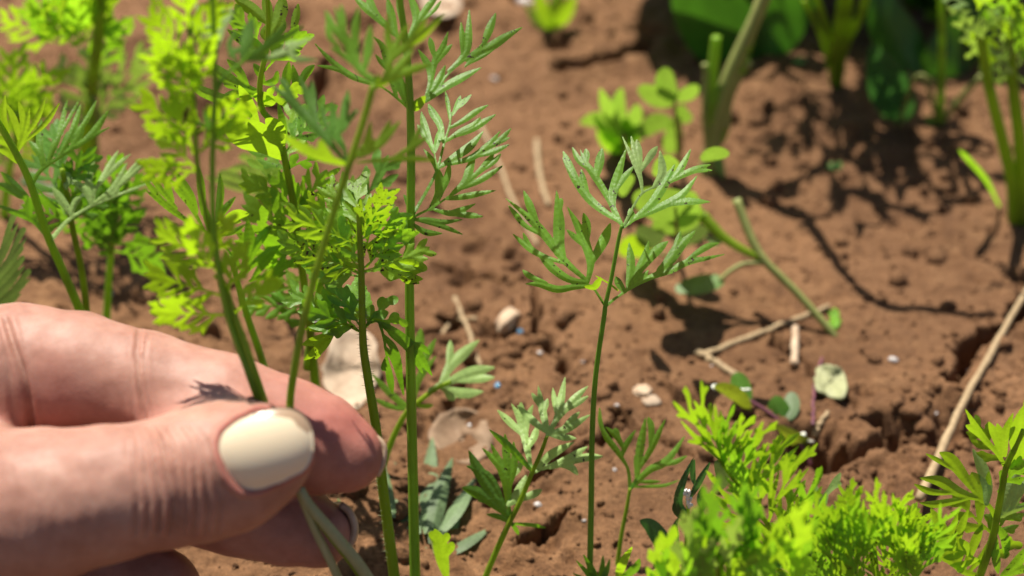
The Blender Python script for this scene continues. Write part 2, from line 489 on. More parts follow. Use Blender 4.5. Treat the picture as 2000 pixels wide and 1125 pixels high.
class Plant:
    """a plant standing on the ground; pixels are read on the leaning sheet the plant grows in"""
    def __init__(s, name, label, cat, base, top_y, top_d, group=None, base_d=None, lift=0.0):
        s.bx, s.by = base
        p = ground(*base) if base_d is None else at(base[0], base[1], base_d)
        s.org = p + np.array([0, 0, lift]); s.ty = top_y; s.dt = top_d
        s.db = float((p - CAM) @ FWD)
        s.root = thing(name, label, cat, tuple(s.org), group)
        s.rs = np.random.RandomState(abs(int(base[0] * 7 + base[1] * 13)) % 99991)
        s.host = None                 # a stalk or leaf that carries the next pieces
    def D(s, py):
        t = (s.by - np.asarray(py, float)) / (s.by - s.ty)
        return s.db + (s.dt - s.db) * t
    def P(s, px, py, dd=0.0):
        d = s.D(py)
        return at(px, py, d * (1 + np.asarray(dd, float) / FX))
    def stem(s, pts, r0, r1, mat='stem', name='stem', ridges=.06, n=None, sides=10):
        Q = np.array([tuple(p) + (0,) * (3 - len(p)) for p in pts], float)
        C = catmull(Q, n or 6 * len(Q))
        W = s.P(C[:, 0], C[:, 1], C[:, 2])
        t = np.linspace(0, 1, len(C))
        px = s.D(C[:, 1]) / FX
        return tube(name, W, (r0 + (r1 - r0) * t) * px, M[mat], s.host or s.root, s.org, sides, ridges)
    def leaf(s, lobes, mat='leaf', tilt=None, curl=None, fold=None, cell=2.0, dd0=0.0, name='leaflet', tw=.45, label=None, wav=1.0, k=.7, pivot=None):
        rs = s.rs
        L = []
        for l in lobes:
            l = list(l)
            if len(l) < 3: l.append('lobe')
            if len(l) < 4: l.append(rs.uniform(-tw, tw))
            L.append(l)
        V, FO, VE, faces = blade2d(L, cell, k)
        if not faces: return None
        b = np.array(pivot if pivot else L[0][0][0][:2], float)
        gx, gy = tilt if tilt else (rs.uniform(-.4, .4), rs.uniform(-.2, .95))
        cu = rs.uniform(-.25, .45) if curl is None else curl
        fo = rs.uniform(.1, .4) * rs.choice([-1, 1]) if fold is None else fold
        u = V[:, 0] - b[0]; v = b[1] - V[:, 1]
        R = np.hypot(u, v); Rm = max(R.max(), 1)
        dd = gx * u + gy * v + cu * R * R / Rm + fo * np.where(FO > -50, FO, 0) + dd0
        for _ in range(2):
            fx, fy, ph = rs.uniform(-.05, .05), rs.uniform(-.05, .05), rs.uniform(0, 6)
            dd = dd + wav * 3.5 * (np.sin(fx * u + fy * v + ph) - math.sin(ph))
        Wd = s.P(V[:, 0], V[:, 1], dd) - s.org
        o = mesh_obj(name, Wd, faces, M[mat], s.host or s.root, True, np.clip(VE, 0, 1))
        if label: o["label"] = label
        return o
    def frond(s, base, tip, mat='leaf', n=4, w=6, spread=.5, ang=38, bif=.5, bend=None, start=.22, stalk=2.2, **kw):
        s.leaf(frond_lobes(s.rs, base, tip, n, w, spread, ang, bif, bend, start, stalk), mat, **kw)

def rot(v, a):
    c, n = math.cos(a), math.sin(a)
    return np.array([v[0] * c - v[1] * n, v[0] * n + v[1] * c])

def frond_lobes(rs, base, tip, n=4, w=6, spread=.5, ang=38, bif=.5, bend=None, start=.22, stalk=2.2):
    w = w * .8
    base = np.array(base, float); tip = np.array(tip, float)
    ax = tip - base; L = np.linalg.norm(ax); u = ax / L; nrm = np.array([-u[1], u[0]])
    bd = rs.uniform(-.1, .1) if bend is None else bend
    def mid(t): return base + ax * t + nrm * bd * L * 4 * t * (1 - t) * .5
    lobes = [([mid(0), mid(.35), mid(.7), mid(.86)], stalk, 'stalk'),
             ([mid(.62), mid(.8), mid(1)], w)]
    n = max(2, min(n, int(L / 26)))
    for i in range(n):
        t = start + (.80 - start) * (i / (n - 1))
        gap = L * (.80 - start) / (n - 1) * math.sin(math.radians(ang))
        wl = min(w, gap * .42)
        for sd in (-1, 1):
            tt = t + sd * .25 * (.80 - start) / (n - 1) + rs.uniform(-.03, .03)
            tt = min(max(tt, .1), .92)
            ln = L * spread * 1.1 * (1 - .55 * tt) * rs.uniform(.8, 1.15)
            a = math.radians(ang * rs.uniform(.85, 1.15)) * sd
            d0 = rot(u, a * 1.15); d1 = rot(u, a * .8)
            p0 = mid(tt); p1 = p0 + d0 * ln * .5; p2 = p1 + d1 * ln * .5
            lobes.append(([p0, p1, p2], wl * rs.uniform(.85, 1.1)))
            if rs.rand() < bif or i == 0:         # tooth on the outer side
                q0 = p0 + d0 * ln * rs.uniform(.30, .42)
                q2 = q0 + rot(u, a + sd * math.radians(32)) * ln * rs.uniform(.3, .42)
                lobes.append(([q0, (q0 + q2) / 2 + d1 * ln * .04, q2], wl * .8))
            if rs.rand() < bif * .5 and ln > 30:
                q0 = p0 + d0 * ln * .55
                q2 = q0 + rot(u, a - sd * math.radians(26)) * ln * .32
                lobes.append(([q0, (q0 + q2) / 2, q2], wl * .65))
    return lobes

def Z(ox, oy, s):
    def f(lobes):
        out = []
        for l in lobes:
            out.append(([(ox + x / s, oy + y / s) for x, y in l[0]], l[1] / s) + tuple(l[2:]))
        return out
    return f

# ------------------------------------------------------------------ ground
def axis(a, b, step, far, g=1.28):
    core = list(np.arange(a, b + step / 2, step))
    lo, hi, s = [], [], step
    x = a
    while x > -far:
        s *= g; x -= s; lo.append(x)
    s = step; x = b
    while x < far:
        s *= g; x += s; hi.append(x)
    return np.array(lo[::-1] + core + hi)

gx = axis(-.165, .165, .00055, 40); gy = axis(.17, .47, .00055, 40)
GX, GY = np.meshgrid(gx, gy)
GZ = height(GX, GY)
me = bpy.data.meshes.new("ground")
nv = GX.size; ny_, nx_ = GX.shape
me.vertices.add(nv)
me.vertices.foreach_set("co", np.stack([GX, GY, GZ], -1).astype(np.float32).ravel())
ii = np.arange(nv).reshape(ny_, nx_)
quads = np.stack([ii[:-1, :-1], ii[:-1, 1:], ii[1:, 1:], ii[1:, :-1]], -1).reshape(-1, 4)
me.loops.add(quads.size); me.loops.foreach_set("vertex_index", quads.ravel().astype(np.int32))
me.polygons.add(len(quads)); me.polygons.foreach_set("loop_start", np.arange(0, quads.size, 4, dtype=np.int32))
me.polygons.foreach_set("use_smooth", np.ones(len(quads), bool))
me.update(calc_edges=True); me.validate()
me.materials.append(M['soil'])
go = bpy.data.objects.new("ground", me); COL.objects.link(go)
tag(go, "reddish brown garden soil with cracks and clods", "soil", None, "structure")

def icosphere(sub):
    bm = bmesh.new(); bmesh.ops.create_icosphere(bm, subdivisions=sub, radius=1)
    v = np.array([x.co[:] for x in bm.verts]); f = np.array([[q.index for q in p.verts] for p in bm.faces]); bm.free()
    return v, f
rs = np.random.RandomState(5)
V_, F_ = [], []; off = 0
KEEP = [ground0(688, 722), ground0(902, 856), ground0(1622, 745)]
def crumbs(n, sub, smin, smax, power, centre=None, spread=None):
    global off
    bv, bf = icosphere(sub)
    for _ in range(n):
        if centre is None:
            px, py = rs.uniform(-80, 2080), rs.uniform(-60, 1180)
            p = ground0(px, py)[:2]
        else:
            p = centre + rs.randn(2) * spread
        if min(math.hypot(p[0] - q[0], p[1] - q[1]) for q in KEEP) < .0105: continue
        s = smin + (smax - smin) * rs.rand() ** power
        v = (bv + .22 * rs.randn(len(bv), 3) * (1 if sub == 1 else .45)) * s * (rs.uniform(.55, 1.25, 3))
        a = rs.uniform(0, 6.28); c_, s_ = math.cos(a), math.sin(a)
        v = np.stack([v[:, 0] * c_ - v[:, 1] * s_, v[:, 0] * s_ + v[:, 1] * c_, v[:, 2]], 1)
        PX.append((p[0], p[1], s)); V_.append(v); F_.append(bf + off); off += len(bv)
PX = []
crumbs(4200, 1, .00015, .0008, 3.0)
crumbs(90, 2, .0006, .0016, 2.5)
for c, r, s_ in ROUGH:
    crumbs(int(70 * s_), 2, .0005, .0026, 2.4, c, r * .8)
    crumbs(int(160 * s_), 1, .0002, .0010, 2.0, c, r * .8)
pa = np.array(PX); hz = height(pa[:, 0], pa[:, 1])
V_ = [v + np.array([p[0], p[1], z + p[2] * .15]) for v, p, z in zip(V_, PX, hz)]
o = mesh_obj("soil_crumbs", np.vstack(V_), np.vstack(F_).tolist(), M['soil'], None, True)
tag(o, "loose brown soil crumbs scattered over the garden bed", "soil", None, "stuff")


# ------------------------------------------------------------------ the seedling standing alone in the middle
z_ = Z(950, 230, 2.812)
def fat(zf, m): return lambda l: zf([(q[0], q[1] * (1 if len(q) > 2 else m)) + tuple(q[2:]) for q in l])
z = fat(z_, 1.2)
A = Plant("carrot_seedling", "slender carrot seedling standing alone on bare soil, feathery leaf with brown specks", "seedling", (1149, 1178), 260, .256)
A.stem([(1149, 1182), (1152, 1125), (1155, 979), (1157, 845), (1164, 732), (1180, 620), (1183, 596), (1195, 540), (1208, 470), (1215, 440)], 6.2, 3.3, 'stem_dark', ridges=.1, n=60)
A.leaf(z([([(650, 1030), (615, 975), (590, 940), (545, 905)], 8, 'stalk'),
          ([(575, 925), (480, 930), (390, 942), (290, 915), (203, 912)], 17), ([(330, 905), (260, 880), (225, 860), (196, 833)], 13),
          ([(555, 905), (460, 890), (380, 840), (320, 780), (283, 735)], 20),
          ([(555, 898), (430, 785), (330, 655), (240, 555), (92, 430)], 21),
          ([(430, 800), (300, 755), (215, 700), (136, 630)], 15), ([(255, 725), (225, 685), (200, 627)], 11),
          ([(310, 650), (210, 590), (160, 530), (116, 476)], 13), ([(285, 590), (245, 500), (202, 393)], 18),
          ([(425, 770), (400, 680), (398, 560), (384, 388)], 27), ([(405, 520), (410, 470), (411, 440)], 10),
          ([(558, 895), (572, 800), (545, 690), (500, 590), (438, 478)], 22), ([(555, 720), (490, 660), (438, 612)], 13),
          ([(550, 690), (552, 600), (532, 518)], 19), ([(570, 810), (620, 720), (655, 650), (683, 573)], 24)]),
       'leaf', (.15, .5), .15, .3, 1.4, tw=.55)
A.leaf(z([([(545, 928), (590, 930), (612, 905), (630, 875)], 15), ([(722, 948), (670, 908), (600, 868)], 6, 'stalk')]), 'leaf_fresh', (.2, -.5), 0, .2, 1.4)
A.leaf(z([([(658, 1032), (690, 1005), (725, 980), (760, 955)], 9, 'stalk'),
          ([(740, 968), (830, 910), (920, 868), (1010, 838), (1110, 792), (1220, 770), (1328, 745)], 16),
          ([(1080, 800), (1160, 740), (1220, 705), (1287, 685)], 15), ([(945, 850), (1000, 790), (1060, 710), (1157, 611)], 26),
          ([(1020, 760), (1048, 690), (1068, 619)], 15), ([(800, 920), (830, 850), (868, 770), (894, 667)], 20),
          ([(838, 850), (920, 745), (1003, 674)], 22), ([(800, 925), (850, 885), (893, 833)], 13),
          ([(775, 930), (793, 810), (783, 678)], 20), ([(760, 955), (730, 915), (708, 870)], 17), ([(930, 870), (955, 840), (960, 812)], 16)]),
       'leaf', (.1, .95), .1, .25, 1.4, tw=.5)
A.leaf(z([([(745, 588), (700, 545), (640, 505)], 9, 'stalk'), ([(735, 572), (640, 510), (560, 440), (480, 330), (413, 212)], 20),
          ([(520, 380), (460, 270), (418, 177)], 17), ([(560, 430), (535, 360), (520, 277)], 16),
          ([(742, 580), (690, 480), (640, 390), (585, 305), (540, 240), (512, 165)], 17), ([(570, 285), (510, 235), (468, 155)], 14),
          ([(545, 255), (550, 210), (546, 168)], 14), ([(605, 330), (620, 250), (636, 162)], 21),
          ([(700, 520), (690, 440), (720, 320), (772, 156)], 22), ([(705, 410), (755, 330), (817, 258)], 14)]),
       'leaf', (-.1, .85), .1, .3, 1.4, tw=.5)
A.leaf(z([([(752, 600), (790, 520), (850, 420), (920, 380), (975, 345)], 9, 'stalk'),
          ([(856, 412), (845, 330), (800, 220), (738, 83)], 12), ([(848, 330), (825, 230), (792, 88)], 15), ([(845, 260), (835, 190), (826, 115)], 18),
          ([(850, 290), (900, 210), (943, 152)], 17), ([(920, 380), (965, 300), (952, 172)], 20), ([(960, 350), (1000, 320), (1005, 285)], 12)]),
       'leaf_pale', (.25, .6), .2, .3, 1.4, tw=.4)
A.leaf(z([([(752, 602), (800, 565), (850, 535)], 9, 'stalk'), ([(800, 565), (900, 480), (975, 370), (1042, 243)], 22),
          ([(830, 550), (950, 492), (1070, 425), (1166, 308)], 19), ([(960, 480), (1090, 460), (1238, 462)], 17),
          ([(985, 370), (1060, 290), (1128, 162)], 16), ([(1000, 355), (1120, 295), (1242, 253)], 16), ([(1120, 300), (1180, 290), (1247, 288)], 9),
          ([(785, 580), (795, 540), (788, 496)], 17)]),
       'leaf', (.0, .95), .1, .25, 1.4, tw=.4)

# ------------------------------------------------------------------ tall plant behind the fingertips
B = Plant("carrot_plant", "tall carrot plant with straight ridged stem beside the fingertips, three tiers of leaflets", "carrot plant", (812, 1180), 0, .246)
B.stem([(812, 1184), (808, 1000), (803, 760), (800, 560), (802, 430), (803, 300), (801, 205), (796, 120), (788, 50), (776, -40)], 10, 5.5, 'stem', ridges=.12, n=70)
z1 = Z(600, 0, 4.444); z2 = Z(600, 220, 4.327)
def fat(zf, m): return lambda l: zf([(q[0], q[1] * (1 if len(q) > 2 else m)) + tuple(q[2:]) for q in l])
z1 = fat(z1, 1.12); z2 = fat(z2, 1.12)
B.leaf(z1([([(885, 925), (1010, 880), (1130, 780), (1200, 670), (1290, 580), (1380, 510), (1470, 430), (1530, 370)], 13, 'stalk'),
           ([(1030, 880), (1180, 765), (1350, 670), (1528, 578)], 33), ([(1380, 520), (1460, 465), (1600, 400), (1730, 315), (1884, 228)], 36),
           ([(1530, 385), (1575, 270), (1642, 100)], 32), ([(1225, 615), (1340, 510), (1392, 400), (1403, 240), (1408, 58)], 31), ([(1350, 490), (1345, 340), (1334, 180)], 22),
           ([(1390, 560), (1500, 500), (1622, 433)], 15), ([(1370, 580), (1450, 490), (1522, 402)], 18), ([(1040, 850), (1130, 720), (1205, 555)], 30),
           ([(1030, 840), (1070, 710), (1060, 590), (1010, 500), (958, 422)], 27), ([(1085, 680), (1110, 530), (1170, 430), (1228, 258)], 30),
           ([(1105, 500), (1080, 400), (1062, 318)], 24), ([(1120, 550), (1190, 455), (1264, 378)], 22)]),
       'leaf', (.1, .7), .1, .3, 1.4, tw=.6)
B.leaf(z1([([(885, 935), (950, 915), (1030, 830)], 40)]), 'leaf_fresh', (.3, -.4), 0, .1, 1.5)
B.leaf(z1([([(875, 935), (800, 870), (700, 790), (600, 730)], 13, 'stalk'), ([(640, 745), (480, 700), (350, 640), (200, 520), (40, 350)], 26), ([(400, 670), (250, 600), (70, 565)], 18),
           ([(780, 850), (740, 720), (700, 560), (650, 400), (565, 308)], 28), ([(710, 620), (650, 550), (585, 465)], 18), ([(715, 590), (705, 510), (690, 430)], 18),
           ([(870, 920), (830, 800), (800, 700), (770, 620)], 36)]), 'leaf', (-.3, .1), .2, .3, 1.5)
B.leaf(z1([([(845, 330), (780, 320), (700, 240)], 13, 'stalk'), ([(780, 320), (640, 180), (500, 60), (390, -40)], 32), ([(650, 190), (560, 60), (530, -60)], 32),
           ([(775, 310), (735, 150), (690, -40)], 32), ([(840, 260), (810, 100), (780, -60)], 26), ([(880, 330), (945, 180), (925, 50), (870, -60)], 32),
           ([(940, 220), (1040, 70), (1140, -40)], 28), ([(1000, 180), (1100, 90), (1172, -5)], 16)]), 'leaf', (.1, .6), .1, .3, 1.5)
B.leaf(z2([([(880, 900), (920, 870), (1060, 800), (1200, 705), (1330, 610)], 13, 'stalk'), ([(1250, 680), (1450, 500), (1530, 410), (1582, 342)], 24), ([(1460, 500), (1570, 420), (1643, 342)], 20),
           ([(1320, 640), (1480, 560), (1670, 438)], 25), ([(1220, 690), (1330, 590), (1375, 470), (1425, 315)], 33), ([(1040, 815), (1110, 690), (1118, 570), (1113, 470)], 36),
           ([(1130, 690), (1180, 560), (1207, 412)], 26), ([(1180, 730), (1350, 705), (1614, 653)], 25), ([(1060, 815), (1200, 850), (1300, 825), (1438, 763)], 25),
           ([(1180, 850), (1350, 865), (1498, 879)], 24)]), 'leaf', (.1, .7), .0, .25, 1.4, tw=.65)
B.leaf(z2([([(880, 905), (1000, 905), (1150, 925), (1335, 900)], 22), ([(930, 910), (1150, 965), (1333, 1037)], 18), ([(890, 940), (1000, 1010), (1153, 1022)], 24),
           ([(905, 900), (870, 790), (812, 685)], 24), ([(870, 960), (800, 930), (728, 860)], 36), ([(870, 970), (760, 1035), (655, 1062)], 30), ([(850, 990), (845, 1060), (828, 1125)], 32)]),
       'leaf', (.1, .5), .1, .3, 1.5)
B.leaf(z2([([(900, 850), (1000, 680), (1080, 530), (1115, 430), (1160, 250), (1200, 120), (1220, 0)], 16, 'stalk'), ([(1120, 460), (1260, 365), (1380, 280), (1498, 146)], 34),
           ([(1190, 440), (1380, 385), (1520, 285), (1645, 140)], 27), ([(1480, 320), (1620, 240), (1733, 122)], 23), ([(1420, 370), (1570, 330), (1722, 262)], 22), ([(1560, 280), (1722, 206)], 14),
           ([(1175, 240), (1290, 165), (1400, 110), (1473, 30)], 26), ([(1240, 200), (1400, 130), (1612, 5)], 29), ([(1205, 130), (1330, 60), (1430, -10), (1545, -72)], 24),
           ([(1095, 500), (1070, 420), (975, 296)], 20)]), 'leaf', (.0, .85), .1, .3, 1.4, tw=.6)
B.leaf(z2([([(1100, 470), (1075, 350), (1060, 280)], 8, 'stalk'), ([(1080, 330), (1110, 210), (1153, 110)], 26), ([(1065, 330), (1020, 200), (985, 90), (962, -20)], 28), ([(1040, 270), (980, 180), (928, 95)], 20),
           ([(1150, 250), (1120, 100), (1060, 0), (1020, -80)], 30), ([(1230, 20), (1270, -70), (1298, -150)], 20), ([(1250, -30), (1310, -80), (1395, -160)], 20), ([(1205, 60), (1190, -70), (1165, -190)], 16)]),
       'leaf', (-.2, .9), .1, .3, 1.5)

# ------------------------------------------------------------------ hairy stem with wilted, dirty leaflets
C = Plant("carrot_plant", "hairy pale green carrot stem behind the fingertip with curled dirt-spotted leaflets", "carrot plant", (778, 1182), 330, .252)
C.stem([(778, 1186), (768, 1110), (745, 930), (735, 840), (722, 760), (711, 690), (708, 640), (706, 540), (703, 470), (700, 400)], 11.5, 5, 'stem_fresh', ridges=.06, n=70)
z4 = Z(450, 300, 2.251)
def zp(x, y): return (450 + x / 2.251, 300 + y / 2.251)
for b, t, n, w, sp, m in [((572, 525), (300, 440), 4, 7, .5, 'leaf_dirty'), ((572, 525), (420, 330), 3, 6, .5, 'leaf_dirty'), ((590, 515), (880, 410), 4, 7, .45, 'leaf_dirty'),
                          ((600, 500), (720, 330), 3, 7, .5, 'leaf_dirty'), ((566, 375), (420, 130), 4, 6, .5, 'leaf_dirty'), ((570, 370), (690, 150), 4, 6, .5, 'leaf_dirty'),
                          ((566, 330), (560, 110), 3, 6, .55, 'leaf_dirty'), ((566, 380), (330, 200), 4, 6, .45, 'leaf_dirty'), ((570, 380), (770, 260), 3, 6, .45, 'leaf'),
                          ((560, 380), (330, 330), 4, 6, .5, 'leaf_dirty'),
                          ((565, 780), (400, 640), 4, 8, .55, 'leaf'), ((560, 775), (250, 600), 4, 8, .42, 'leaf'), ((590, 770), (540, 560), 3, 7, .5, 'leaf'),
                          ((600, 755), (700, 640), 3, 7, .5, 'leaf'), ((566, 400), (250, 260), 4, 7, .45, 'leaf_fresh'), ((575, 480), (480, 300), 4, 7, .5, 'leaf'), ((580, 470), (640, 260), 4, 7, .5, 'leaf_dirty'), ((590, 500), (800, 330), 4, 7, .45, 'leaf'), ((590, 520), (850, 480), 3, 7, .4, 'leaf_dirty'), ((566, 530), (200, 380), 4, 8, .4, 'leaf'), ((560, 540), (330, 520), 3, 8, .45, 'leaf_fresh'), ((570, 760), (450, 560), 4, 8, .5, 'leaf_dark'), ((570, 780), (330, 690), 3, 8, .45, 'leaf_dark'), ((600, 745), (760, 735), 3, 6, .4, 'leaf')]:
    C.frond(zp(*b), zp(*t), m, n, w * 1.5, sp, 34, .6, stalk=2.0, cell=1.8)
C.leaf(z4([([(565, 780), (500, 750), (440, 770)], 7, 'stalk'), ([(465, 770), (400, 765), (320, 772)], 20), ([(455, 785), (380, 820), (310, 842)], 20), ([(450, 790), (400, 850), (318, 912)], 22), ([(430, 800), (390, 870), (372, 905)], 14)]),
       'leaf_dirty', (.1, -.5), .2, .4, 1.6)
C.leaf(z4([([(595, 760), (625, 735), (665, 745)], 7, 'stalk'), ([(660, 745), (740, 800), (820, 880), (893, 985)], 26), ([(700, 790), (790, 860), (850, 975)], 20), ([(780, 830), (840, 850), (878, 885)], 14)]), 'leaf_dark', (.1, -.3), .2, .4, 1.6)
C.leaf(z4([([(655, 745), (672, 800), (688, 900), (690, 950)], 7, 'stalk'), ([(680, 850), (730, 930), (765, 1075)], 16), ([(685, 900), (700, 980), (715, 1062)], 16), ([(675, 800), (720, 860), (758, 965)], 16), ([(680, 900), (672, 940), (680, 950)], 10)]),
       'leaf_dark', (0, -.2), .2, .4, 1.6)
C.leaf(z4([([(640, 487), (700, 490), (760, 510)], 8, 'stalk'), ([(690, 492), (780, 475), (862, 508)], 16), ([(710, 500), (790, 515), (852, 515)], 16), ([(730, 520), (790, 545), (850, 552)], 18), ([(740, 520), (770, 555), (838, 572)], 14)]),
       'leaf_dirty', (.1, -.4), .2, .4, 1.6)
# stem hairs
hv, hf = [], []; rs_ = np.random.RandomState(2)
for _ in range(420):
    y = rs_.uniform(470, 1100); x = np.interp(y, [470, 540, 640, 690, 760, 840, 930, 1110], [703, 706, 708, 711, 722, 735, 745, 768])
    r = np.interp(y, [400, 1186], [5, 11.5]); a = rs_.uniform(0, 6.28); L = rs_.uniform(5, 11)
    p0 = C.P(np.float64(x + r * .9 * math.cos(a)), np.float64(y), r * .9 * math.sin(a)); p1 = C.P(np.float64(x + (r + L) * math.cos(a)), np.float64(y + rs_.uniform(-3, 3)), (r + L) * math.sin(a))
    k0 = len(hv); e = np.array([.00004, 0, .00004]); e2 = np.array([0, .00005, .00003])
    hv += [p0 - e - C.org, p0 + e - C.org, p0 + e2 - C.org, p1 - C.org]; hf += [(k0, k0 + 1, k0 + 3), (k0 + 1, k0 + 2, k0 + 3), (k0 + 2, k0, k0 + 3)]
hh = mesh_obj("stem_hair", hv, hf, M['stem_pale'], C.root); hh["kind"] = "stuff"

# ------------------------------------------------------------------ plants held in the fingers
PINCH = .2335
D_ = Plant("carrot_plant", "blurred carrot plant held in the fingers, curved stem leaning right with two open leaf fans", "carrot plant", (860, 1420), 0, .213)
# depth along this stem is fixed by the pinch
def held(pl, y0=790.0, d0=PINCH):
    b0, t0 = pl.db, pl.dt
    def D(py):
        py = np.asarray(py, float)
        up = d0 + (t0 - d0) * (y0 - py) / (y0 - pl.ty)
        dn = d0 + (b0 - d0) * np.clip((py - 960.0) / (pl.by - 960.0), 0, 1.2) ** 1.3
        return np.where(py < y0, up, np.where(py > 960, dn, d0))
    pl.D = D
held(D_)
D_.stem([(860, 1424), (790, 1250), (706, 1112), (650, 1042), (606, 990), (582, 950), (568, 880), (566, 800), (572, 740), (590, 640), (615, 540), (650, 420), (688, 305), (712, 230), (730, 165)], 9, 6.5, 'stem_fresh', n=80)
zd = fat(Z(250, 0, 3.308), .72); z1d = fat(z1, .85)
D_.leaf(z1d([([(590, 760), (540, 690), (450, 590)], 16, 'stalk'), ([(560, 710), (440, 580), (330, 330), (230, 30)], 42), ([(440, 600), (415, 300), (450, 40)], 40), ([(340, 400), (220, 230), (155, 80)], 36), ([(290, 420), (200, 330), (160, 190)], 26),
            ([(490, 640), (530, 420), (550, 200)], 42), ([(430, 590), (300, 470), (190, 400)], 24), ([(330, 340), (310, 180), (290, 20)], 30), ([(590, 750), (560, 690), (520, 630)], 30)]), 'leaf', (-.2, .3), .1, .3, 2.2, tw=.5)
D_.leaf(z1d([([(590, 760), (640, 730), (720, 640)], 16, 'stalk'), ([(640, 730), (725, 520), (700, 300), (708, 60)], 36), ([(650, 740), (780, 610), (940, 400)], 46), ([(690, 710), (900, 610), (1095, 555)], 40), ([(690, 560), (850, 410), (1000, 300), (1220, 100)], 44),
            ([(720, 500), (800, 340), (885, 190)], 34), ([(830, 420), (960, 260), (1050, 130)], 30), ([(600, 740), (610, 690), (612, 640)], 26)]), 'leaf_fresh', (.2, .2), .1, .3, 2.2, tw=.5)
D_.leaf(zd([([(1410, 1060), (1330, 950), (1230, 840)], 14, 'stalk'), ([(1370, 1000), (1250, 860), (1080, 680), (890, 520)], 46), ([(1230, 840), (1170, 650), (1105, 480)], 36), ([(1220, 800), (1195, 640), (1190, 510)], 30), ([(1130, 740), (1020, 560), (975, 500)], 30),
            ([(1330, 950), (1270, 780), (1250, 660)], 22)]), 'leaf_dark', (-.1, .5), .1, .2, 2.2)
D_.leaf(zd([([(1420, 1050), (1400, 980), (1370, 900)], 14, 'stalk'), ([(1400, 970), (1335, 840), (1320, 640)], 46), ([(1360, 880), (1400, 720), (1425, 570)], 40), ([(1390, 850), (1440, 760), (1490, 700)], 24)]), 'leaf_dark', (0, .4), .1, .2, 2.2)
D_.leaf(zd([([(1430, 1050), (1530, 960), (1590, 900)], 14, 'stalk'), ([(1450, 1030), (1540, 930), (1570, 770)], 34), ([(1500, 1010), (1620, 930), (1770, 770)], 42), ([(1480, 1050), (1700, 1030), (1870, 1025), (2000, 1040)], 28), ([(1700, 1030), (1850, 940), (1950, 870)], 30), ([(1800, 985), (1870, 870), (1905, 790)], 24), ([(1600, 940), (1660, 850), (1700, 770)], 26)]),
        'leaf_fresh', (.3, .2), .1, .2, 2.2)
D_.leaf(zd([([(1400, 1060), (1250, 1010), (1100, 940), (980, 860)], 50), ([(1330, 1040), (1260, 960), (1240, 900)], 40)]), 'leaf_fresh', (.2, -.5), .1, .1, 2.2)

E_ = Plant("carrot_plant", "bright yellow-green fluffy carrot plant pinched between thumb and index finger", "carrot plant", (850, 1425), 0, .216)
held(E_)
E_.stem([(850, 1429), (780, 1250), (700, 1118), (640, 1040), (600, 985), (572, 930), (530, 840), (505, 785), (478, 710), (452, 630), (430, 545), (405, 430), (386, 330), (378, 200), (370, 60), (362, -50)], 8, 4.5, 'stem_fresh', n=80)
E_.stem([(520, 800), (500, 740), (480, 680), (455, 610), (440, 560)], 9, 6, 'stem_fresh', 'leaf_stalk')
for b, t, n, w, sp in [((386, 335), (278, 335), 5, 6, .55), ((386, 335), (300, 250), 4, 6, .5), ((380, 260), (272, 190), 5, 6.5, .55), ((380, 260), (495, 200), 5, 7, .5), ((384, 300), (480, 240), 4, 7, .5),
                       ((376, 190), (295, 90), 5, 7, .55), ((376, 190), (410, 70), 4, 7, .55), ((372, 120), (290, 10), 5, 6.5, .55), ((370, 90), (440, 0), 4, 7, .5), ((370, 60), (340, -60), 4, 7, .5),
                       ((380, 230), (345, 90), 5, 8, .55), ((378, 300), (335, 190), 5, 8, .6), ((450, 615), (290, 608), 5, 8, .42), ((440, 580), (278, 535), 5, 8, .42), ((425, 520), (300, 445), 4, 8, .5),
                       ((455, 615), (545, 540), 4, 8, .45), ((445, 590), (470, 470), 4, 7, .5), ((430, 540), (360, 430), 4, 7, .45), ((420, 510), (450, 420), 4, 7, .5)]:
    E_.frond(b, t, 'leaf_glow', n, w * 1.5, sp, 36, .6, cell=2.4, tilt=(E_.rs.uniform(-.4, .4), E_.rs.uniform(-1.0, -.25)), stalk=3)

F0 = Plant("carrot_plant", "thin carrot stem held in the fingers, its dark shaded leaves beside the fluffy one", "carrot plant", (760, 1425), -50, .212)
held(F0)
F0.stem([(760, 1429), (715, 1260), (656, 1120), (615, 1035), (590, 975), (566, 920), (535, 840), (512, 785), (470, 690), (440, 600), (424, 500), (416, 420), (415, 300), (420, 150), (415, 0), (412, -60)], 7.5, 5, 'stem', n=80)
z3 = Z(260, 0, 3.409); z3f = fat(z3, .72)
F0.host = F0.stem([(419, 190), (440, 150), (475, 120), (495, 95)], 4, 2.5, 'stem_dark', 'leaf_stalk')
F0.leaf(z3f([([(560, 560), (640, 470), (740, 400)], 14, 'stalk'), ([(730, 400), (760, 250), (800, 110)], 62), ([(740, 400), (880, 320), (1040, 140)], 50), ([(840, 350), (1000, 260), (1150, 160)], 34), ([(760, 400), (950, 380), (1110, 330)], 34),
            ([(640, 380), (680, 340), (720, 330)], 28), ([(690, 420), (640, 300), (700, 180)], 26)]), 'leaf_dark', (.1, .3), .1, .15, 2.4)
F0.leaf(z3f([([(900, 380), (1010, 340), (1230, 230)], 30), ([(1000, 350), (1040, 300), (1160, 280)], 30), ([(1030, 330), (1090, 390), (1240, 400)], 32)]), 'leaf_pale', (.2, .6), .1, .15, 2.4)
F0.host = None
F0.leaf(z3f([([(545, 420), (510, 330), (470, 270)], 12, 'stalk'), ([(480, 280), (440, 150), (420, 10)], 26), ([(520, 330), (500, 180), (510, 80)], 26), ([(560, 330), (590, 180), (600, 10)], 36), ([(590, 210), (640, 110), (655, 30)], 26), ([(430, 250), (400, 200), (385, 130)], 22)]), 'leaf_pale', (0, .6), .1, .15, 2.4)
